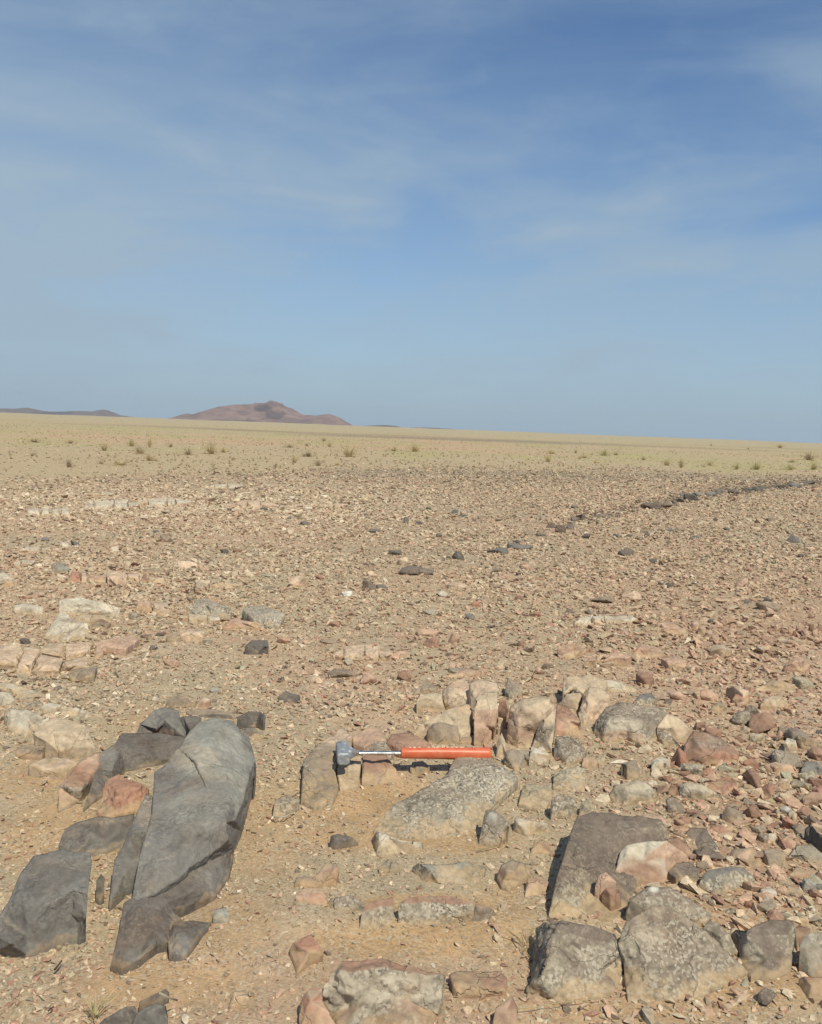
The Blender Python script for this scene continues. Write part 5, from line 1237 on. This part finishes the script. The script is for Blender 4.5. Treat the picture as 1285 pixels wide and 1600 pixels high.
def scatter():
    edges = [0.85]
    while edges[-1] < 90: edges.append(edges[-1] * 1.12)
    TH = math.radians(37)
    X = []; Y = []; SZ = []
    for r0, r1 in zip(edges[:-1], edges[1:]):
        rm = (r0 + r1) / 2
        area = TH * (r1 * r1 - r0 * r0)
        med = float(np.interp(rm, [1, 1.7, 2.6, 4.5, 8, 14, 30, 90], [.0048, .0060, .0095, .0152, .0205, .027, .047, .12]))
        cov = float(np.interp(rm, [1, 2, 2.6, 4, 9, 16, 24, 90], [.52, .55, .72, .78, .62, .50, .36, .10]))
        n = int(cov * area / (med * med * 1.05))
        r = np.sqrt(rng.uniform(r0 * r0, r1 * r1, n)); t = rng.uniform(-TH, TH, n)
        x = r * np.sin(t); y = r * np.cos(t)
        pm, px, py = plain_mask(x, y)
        keep = 1 - pm * (0.93 if rm < 40 else .9)
        if rm < 3.4:
            sm = sand_mask(px, py)
            keep *= 1 - .62 * sm
            keep *= .55 + .45 * sstep(-.35, .25, fbm(xy3(x * 3.1, y * 3.1), 71, 3))
        else:
            keep *= .50 + .50 * sstep(-.35, .15, fbm(xy3(x * 1.0, y * .8), 73, 4))
        ok = rng.random(n) < keep
        x, y = x[ok], y[ok]
        med_l = med * (1 + .35 * np.clip(fbm(xy3(x * 1.7 + 2, y * 1.7), 77, 3), -1, 1.2))
        sz = np.minimum(med_l * np.exp(rng.normal(0, .48, len(x))), 2.1 * med)
        # heavy tail of bigger stones
        big = rng.random(len(x)) < .010
        sz[big] *= rng.uniform(1.3, 1.9, big.sum())
        sz = np.where(pm[ok] > .3, np.minimum(sz, .055), sz)
        X.append(x); Y.append(y); SZ.append(sz)
    # rubble packed between the slabs at the right and along the outcrops
    for (a, b, sx_, sy_, n_, s0, s1) in ((1150, 1330, 120, 95, 620, .012, .038), (1140, 1180, 160, 60, 560, .012, .036), (1120, 1005, 190, 38, 560, .018, .055), (880, 1200, 120, 60, 160, .008, .022), (950, 1000, 160, 40, 200, .014, .04),
            (90, 1120, 110, 60, 220, .010, .026), (140, 980, 170, 50, 260, .014, .04), (640, 1010, 130, 35, 170, .014, .04), (300, 1110, 90, 30, 90, .008, .022), (1000, 1560, 200, 25, 260, .006, .022), (1060, 1440, 160, 50, 260, .008, .026), (620, 1400, 140, 60, 120, .006, .016)):
        P_ = unproj(rng.normal(a, sx_, n_), rng.normal(b, sy_, n_), np.zeros(n_))
        X.append(P_[:, 0]); Y.append(P_[:, 1]); SZ.append(s0 * (s1 / s0) ** (rng.random(n_) ** 1.6))
    x = np.concatenate(X); y = np.concatenate(Y); sz = np.concatenate(SZ)
    ok = ~in_foot(x, y)
    x, y, sz = x[ok], y[ok], sz[ok]
    n = len(x)
    print("gravel stones", n)
    z = gz(x, y)
    px, py, dz = proj(np.stack([x, y, z], 1))
    r = np.hypot(x, y)
    # colour by region
    pk = fbm(xy3(x * .9 + 3, y * .9), 81, 3); gr = fbm(xy3(x * 1.2 + 8, y * 1.2), 83, 3)
    dy_ = np.interp(px, [560, 645, 715, 840, 960, 1010, 1100, 1285, 1500], [940, 892, 868, 832, 800, 790, 772, 752, 735]) - py
    dyke = sstep(760, 1150, px) * np.exp(-(dy_ / np.interp(py, [740, 800, 900], [6, 6, 9])) ** 2) * (px > 560)
    strip = sstep(0.02, .3, plain_mask(x, y)[0]) + sstep(775, 748, py) * .6 * (px > 350)
    W = np.tile(GW_base, (n, 1))
    W[:, [3, 8]] *= (1 + 2.2 * np.clip(pk, 0, 1))[:, None]
    W[:, [0, 2]] *= (1 + .8 * np.clip(pk, 0, 1))[:, None]
    W[:, [4, 5, 9]] *= (1 + 1.6 * np.clip(gr, 0, 1))[:, None]
    W[:, 6] *= 1 + 45 * dyke + 3 * strip
    W[:, 5] *= 1 + 5 * strip + 3 * dyke
    W[:, 7] *= 1 + 1.5 * (px < 500) * (r > 2)
    band = np.exp(-((py - 790 - 12 * fbm(xy3(x * .3, y * .3), 85, 3)) / 22) ** 2) * sstep(800, 450, px)
    W[:, [2, 7]] *= (1 + 7 * band)[:, None]
    sz = sz * (1 + .5 * band * (rng.random(n) < .3))
    redz = np.exp(-((px - 1180) / 260) ** 2 - ((py - 1010) / 90) ** 2) + np.exp(-((px - 1160) / 190) ** 2 - ((py - 1260) / 150) ** 2) + .7 * np.exp(-((px - 640) / 170) ** 2 - ((py - 1010) / 45) ** 2)
    W[:, [3, 8]] *= (1 + 7 * redz)[:, None]; W[:, [0, 6]] *= (1 + 1.2 * redz)[:, None]
    cs = np.cumsum(W / W.sum(1, keepdims=True), 1)
    ci = (rng.random((n, 1)) > cs).sum(1).clip(0, len(GCOL) - 1)
    col = GCOL[ci]
    soft = np.where(ci == 6, .08, .24)[:, None] * sstep(2.0, 4.0, r)[:, None]
    col = (col * (1 - soft) + np.array((0.45, 0.335, 0.23)) * soft) * rng.uniform(.86, 1.14, (n, 1))
    kind = rng.integers(0, len(BASES), n)
    Vs = []; Fs = []; Cs = []; base = 0
    for k, (BV, BF) in enumerate(BASES):
        idx = np.where(kind == k)[0]
        m_ = len(idx)
        a = rng.uniform(0, 2 * math.pi, m_); tx = rng.normal(0, .22, m_); ty = rng.normal(0, .22, m_)
        sx = sz[idx] * rng.uniform(.9, 1.55, m_); sy = sz[idx] * rng.uniform(.55, 1.0, m_); szz = sz[idx] * rng.uniform(.26, .74, m_)
        P = BV[None] * np.stack([sx, sy, szz], 1)[:, None, :]
        P[:, :, 2] += P[:, :, 0] * tx[:, None] + P[:, :, 1] * ty[:, None]
        ca, sa = np.cos(a)[:, None], np.sin(a)[:, None]
        Q = np.stack([P[:, :, 0] * ca - P[:, :, 1] * sa + x[idx][:, None], P[:, :, 0] * sa + P[:, :, 1] * ca + y[idx][:, None], P[:, :, 2] + (z[idx] + szz * rng.uniform(.02, .34, m_))[:, None]], 2)
        nb = len(BV)
        Vs.append(Q.reshape(-1, 3))
        Fs.append((BF[None] + (np.arange(m_) * nb)[:, None, None] + base).reshape(-1, 3))
        Cs.append(np.repeat(col[idx], nb, 0))
        base += m_ * nb
    o = build("gravel", np.vstack(Vs), np.vstack(Fs), M_GRAVEL, col=np.vstack(Cs), smooth=False)
    tag(o, "loose gravel and flat rock chips covering the desert floor", "gravel", kind="stuff")
scatter()

# ------------------------------------------------------------------ shrubs, dry grass, straws
def blades(rg, n, R_, H_, w, curve, cols, up=.5):
    Vs, Fs, Cs = [], [], []
    b = 0
    for _ in range(n):
        a = rg.uniform(0, 2 * math.pi); sp = rg.random() ** .6
        lean = sp * R_ * rg.uniform(.6, 1.1); hh = H_ * (1 - .55 * sp * sp) * rg.uniform(.55, 1.05)
        bx, by = math.cos(a) * R_ * .18 * rg.random(), math.sin(a) * R_ * .18 * rg.random()
        dx, dy = math.cos(a), math.sin(a)
        px_, py_ = -dy * w, dx * w
        c = np.array(rg.choice(cols)) * rg.uniform(.8, 1.2)
        pts = []
        for t in (0, .5, 1):
            q = lean * (t ** curve)
            pts.append((bx + dx * q, by + dy * q, hh * (t ** up if t else 0)))
        ww = (1, .8, .15)
        vv = []
        for (X_, Y_, Z_), u in zip(pts, ww):
            vv += [(X_ - px_ * u, Y_ - py_ * u, Z_), (X_ + px_ * u, Y_ + py_ * u, Z_ + .3 * w)]
        Vs += vv
        Fs += [(b, b + 1, b + 3), (b, b + 3, b + 2), (b + 2, b + 3, b + 5), (b + 2, b + 5, b + 4)]
        Cs += [c] * 6
        b += 6
    return np.array(Vs), np.array(Fs), np.array(Cs)
SHCOL = [[(0.66, 0.545, 0.31), (0.70, 0.575, 0.36), (0.58, 0.485, 0.27)], [(0.58, 0.51, 0.27), (0.63, 0.545, 0.31), (0.50, 0.44, 0.23)], [(0.54, 0.43, 0.27), (0.60, 0.48, 0.31), (0.44, 0.36, 0.23)]]
def shrub_parts(seed, ck):
    rg = random.Random(seed)
    V, Fc, C = blades(rg, 110, .5, 1.0, .008, 1.25, SHCOL[ck], .75)
    # small leaf flecks along the twigs
    n = 300
    rr = np.random.default_rng(seed)
    d = rr.normal(0, 1, (n, 3)); d /= np.linalg.norm(d, axis=1)[:, None]
    rad = rr.uniform(.45, 1.0, n)
    c = d * rad[:, None] * np.array([.5, .5, .48]) + np.array([0, 0, .5])
    lump = fbm(c * 4, seed, 3)
    c = c[lump > -.15]; n = len(c)
    a = rr.normal(0, .034, (n, 3)) * np.array([1, 1, .35]); b = rr.normal(0, .034, (n, 3)) * np.array([1, 1, .35])
    LV = np.stack([c + a, c + b, c - a * .8], 1).reshape(-1, 3)
    LF = np.arange(3 * n).reshape(-1, 3)
    LC = np.repeat(np.array(SHCOL[ck])[rr.integers(0, 3, n)] * rr.uniform(.75, 1.2, (n, 1)), 3, 0)
    return (V, Fc, C), (LV, LF, LC)
PROTO = []
SH = [('H', *t) for t in ((100,166,40,14,2),(202,168,30,14,2),(290,230,24,12,2),(345,233,50,24,0),(300,192,34,26,0),(378,178,36,24,1),(402,202,50,26,2),(430,182,24,28,0),(540,205,40,28,2),(606,202,50,32,0),(640,198,30,22,0),(490,180,20,14,2),(830,184,36,12,2),(845,228,30,32,0),(885,211,50,16,2),
     (912,236,40,22,2),(945,182,22,18,0),(1000,212,50,36,0),(1130,196,40,20,0),(1190,196,50,20,0),(880,178,20,14,2),(930,163,24,10,2),(790,240,20,14,2),(95,208,24,14,2),(430,222,40,20,0),(967,235,26,16,0),(198,238,34,22,2))] + \
     [('G', *t) for t in ((165,126,60,22,1),(150,165,50,40,0),(265,124,26,16,1),(330,131,24,14,0),(380,134,60,24,1),(430,132,40,20,1),(545,150,30,14,2),(345,170,20,16,0),(640,178,50,36,0),(700,188,40,36,1),(820,174,50,28,0),(930,196,34,26,1),(1010,198,60,36,1),(1160,162,40,14,1),(1230,156,60,30,2),
     (1150,196,60,32,1),(1250,196,50,30,1),(300,146,60,18,1),(280,154,24,14,0),(825,97,16,8,2),(980,110,20,12,0),(1110,106,40,14,0))]
WORDS = (("low tan", "wide tan", "tall tan"), ("low greenish", "wide greenish", "tall greenish"), ("low brown twiggy", "wide brown twiggy", "tall brown twiggy"))
recs = []
for i, (crop, a, b, w, h, ck) in enumerate(SH):
    s_ = CROPS[crop][2]
    X, Y = topix(crop, a, b)
    key = (ck, i % 2)
    P0 = unp(X, Y); dist = float(np.linalg.norm(P0 - CAM))
    W = w / s_ / F_PX * dist; Hh = h / s_ / F_PX * dist
    src = next((p for p in PROTO if p[0] == key), None)
    if src is None:
        root = bpy.data.objects.new("shrub", None); COL.objects.link(root)
        st, lf = shrub_parts(100 + ck * 7 + i % 2, ck)
        build("stems", st[0], st[1], M_PLANT, col=st[2], smooth=False, parent=root)
        build("foliage", lf[0], lf[1], M_PLANT, col=lf[2], smooth=False, parent=root)
        PROTO.append((key, root)); o = root
    else:
        o = src[1].copy(); COL.objects.link(o)
        for ch in src[1].children:
            c = ch.copy(); c.parent = o; COL.objects.link(c)
    o.location = (P0[0], P0[1], float(gz(P0[:1], P0[1:2])[0]) - .01)
    o.scale = (W * (1.5 + .35 * math.sin(i * 7.1)), W * 1.3, Hh * (1.15 + .25 * math.sin(i * 3.7)))
    o.rotation_euler = (0, 0, i * 1.3)
    zone = "at the left" if X < 165 else "left of the brown hill's foot" if X < 290 else "below the brown hill" if X < 545 else "in the middle, right of the brown hill" if X < 800 else "right of the middle" if X < 1000 else "near the right edge"
    asp = h / w
    lab = "%s dry shrub on the plain %s" % (WORDS[ck][0 if asp < .45 else 1 if asp < .7 else 2], zone)
    recs.append((lab, X, o))
    tag(o, lab, "shrub", "dry shrubs on the sandy plain")
by = {}
for lab, X, o in recs: by.setdefault(lab, []).append((X, o))
for lab, l in by.items():
    if len(l) > 1:
        l.sort(key=lambda t: t[0])
        for i, (X, o) in enumerate(l):
            o["label"] = (("left" if i == 0 else "right") + " one of two: " if len(l) == 2 else ORD[min(i, 6)] + ": ") + lab
            o["label"] = " ".join(o["label"].split()[:16])

def dry_grass():
    rr = np.random.default_rng(5); rg = random.Random(5)
    protos = [blades(rg, 9, .5, .8, .05, 1.2, [(0.50, 0.41, 0.24), (0.46, 0.39, 0.215), (0.53, 0.43, 0.27)], .8) for _ in range(5)]
    Vs, Fs, Cs, base = [], [], [], 0
    n = 6500
    r = np.exp(rr.uniform(math.log(13), math.log(260), n)); t = rr.uniform(-.64, .64, n)
    x, y = r * np.sin(t), r * np.cos(t)
    pm, px, py = plain_mask(x, y)
    cl = fbm(xy3(x * .12, y * .07), 91, 3)
    ok = (rr.random(n) < pm * sstep(-.05, .55, cl) * .8)
    x, y, r = x[ok], y[ok], r[ok]
    z = gz(x, y)
    for i in range(len(x)):
        V, Fc, C = protos[i % 5]
        s = rr.uniform(.03, .085) * (1 + r[i] / 130.0)
        a = rr.uniform(0, 6.28); ca, sa = math.cos(a), math.sin(a)
        Q = np.stack([(V[:, 0] * ca - V[:, 1] * sa) * s * 1.6 + x[i], (V[:, 0] * sa + V[:, 1] * ca) * s * 1.6 + y[i], V[:, 2] * s + z[i]], 1)
        Vs.append(Q); Fs.append(Fc + base); Cs.append(C); base += len(V)
    o = build("dry_grass", np.vstack(Vs), np.vstack(Fs), M_PLANT, col=np.vstack(Cs), smooth=False)
    tag(o, "sparse yellowish dry grass over the sandy plain", "grass", kind="stuff")
dry_grass()

def tube(points, r0, r1, seg=6):
    P = np.array(points, float); secs = []
    for i, p in enumerate(P):
        d = P[min(i + 1, len(P) - 1)] - P[max(i - 1, 0)]; d /= np.linalg.norm(d)
        u = np.cross(d, (0, 0, 1.0)); u /= max(np.linalg.norm(u), 1e-6); v = np.cross(u, d)
        r = r0 + (r1 - r0) * i / (len(P) - 1)
        secs.append(np.array([p + r * (math.cos(t) * u + math.sin(t) * v) for t in np.linspace(0, 2 * math.pi, seg, endpoint=False)]))
    return loft(secs)
def twig(label, pts, r0, r1, c, cat="twig"):
    W = [unp(a, b, z * .01) for a, b, z in pts]
    V, Fc = tube(W, r0, r1)
    o = build("twig", V, Fc, M_PLANT, col=np.tile(np.array(c), (len(V), 1)), loc=[W[0][0], W[0][1], 0])
    tag(o, label, cat)
def pxs(crop, l): return [(*topix(crop, a, b), z) for a, b, z in l]
twig("pale straw lying on the dark oblong stone at the bottom left", [(248.5, 1551, 4.6), (262, 1558, 3.6), (277, 1563, 1.5)], .0018, .0012, (.52, .46, .33))
twig("thin bent straw between the cream dome and the purple tilted slab", pxs('N', [(215, 225, 1.5), (320, 265, 3), (370, 320, 2), (405, 385, .6)]), .0013, .0009, (.48, .41, .27))
twig("dry straw lying across the granite at the bottom right of the middle", [(798, 1578, .8), (835, 1573, 1.0), (880, 1566, 1.2), (940, 1560, .8)], .0007, .0005, (.66, .57, .33))
twig("thin straw beside the left side of the brown capped block", [(800, 1467, .5), (818, 1480, 1.4), (828, 1496, .6)], .0010, .0007, (.48, .40, .24))
twig("short dark twig on the sand below the massive dark block", [(86, 1515, .3), (97, 1501, .6)], .0018, .0012, (.14, .10, .08))
twig("tiny dark twig near the bottom left corner", [(75, 1580, .3), (84, 1573, .5)], .0013, .0009, (.16, .11, .08))
twig("long thin straw below the pale wedge at the granite wedge", [(745, 1330, .4), (765, 1324, .8), (785, 1320, .5)], .0010, .0008, (.52, .44, .28))
twig("white straw at the foot of the low greyish rock", [(428, 1277, .3), (446, 1276, .7), (461, 1267, .4)], .0016, .0011, (.60, .55, .44))
rg = random.Random(8)
V, Fc, C = blades(rg, 24, .040, .034, .0009, 1.3, [(.62, .53, .27), (.68, .59, .34), (.54, .46, .24)], .8)
P0 = unp(148, 1588)
o = build("grass_tuft", V + P0, Fc, M_PLANT, col=C, smooth=False, loc=P0)
tag(o, "small dry yellow grass tuft at the bottom left", "grass tuft")
V, Fc, C = blades(rg, 20, .05, .04, .0008, 1.3, [(.54, .43, .23), (.60, .50, .29)], .8)
P0 = unp(822, 1478)
o = build("grass_tuft", V + P0, Fc, M_PLANT, col=C, smooth=False, loc=P0)
tag(o, "sparse brown grass tuft left of the brown capped granite block", "grass tuft")

# ------------------------------------------------------------------ air
def haze():
    hw, zb, zt = 6400.0, -4.0, 130.0
    V = np.array([(x, y, z) for z in (zb, zt) for y in (-hw, hw) for x in (-hw, hw)])
    q = [(0, 2, 3, 1), (4, 5, 7, 6), (0, 1, 5, 4), (1, 3, 7, 5), (3, 2, 6, 7), (2, 0, 4, 6)]
    Ft = np.array([t for a, b, c, d in q for t in ((a, b, c), (a, c, d))])
    mt = bpy.data.materials.new("air"); mt.use_nodes = True
    nt = mt.node_tree; nt.nodes.clear()
    out = nt.nodes.new('ShaderNodeOutputMaterial'); v = nt.nodes.new('ShaderNodeVolumePrincipled')
    v.inputs['Color'].default_value = (0.74, 0.86, 0.98, 1); v.inputs['Density'].default_value = HAZE
    v.inputs['Anisotropy'].default_value = 0.1
    nt.links.new(v.outputs[0], out.inputs['Volume'])
    o = build("haze", V, Ft, mt, smooth=False)
    tag(o, "thin pale dust haze in the air over the plain", "haze", kind="stuff")
HAZE = 0.00008
haze()
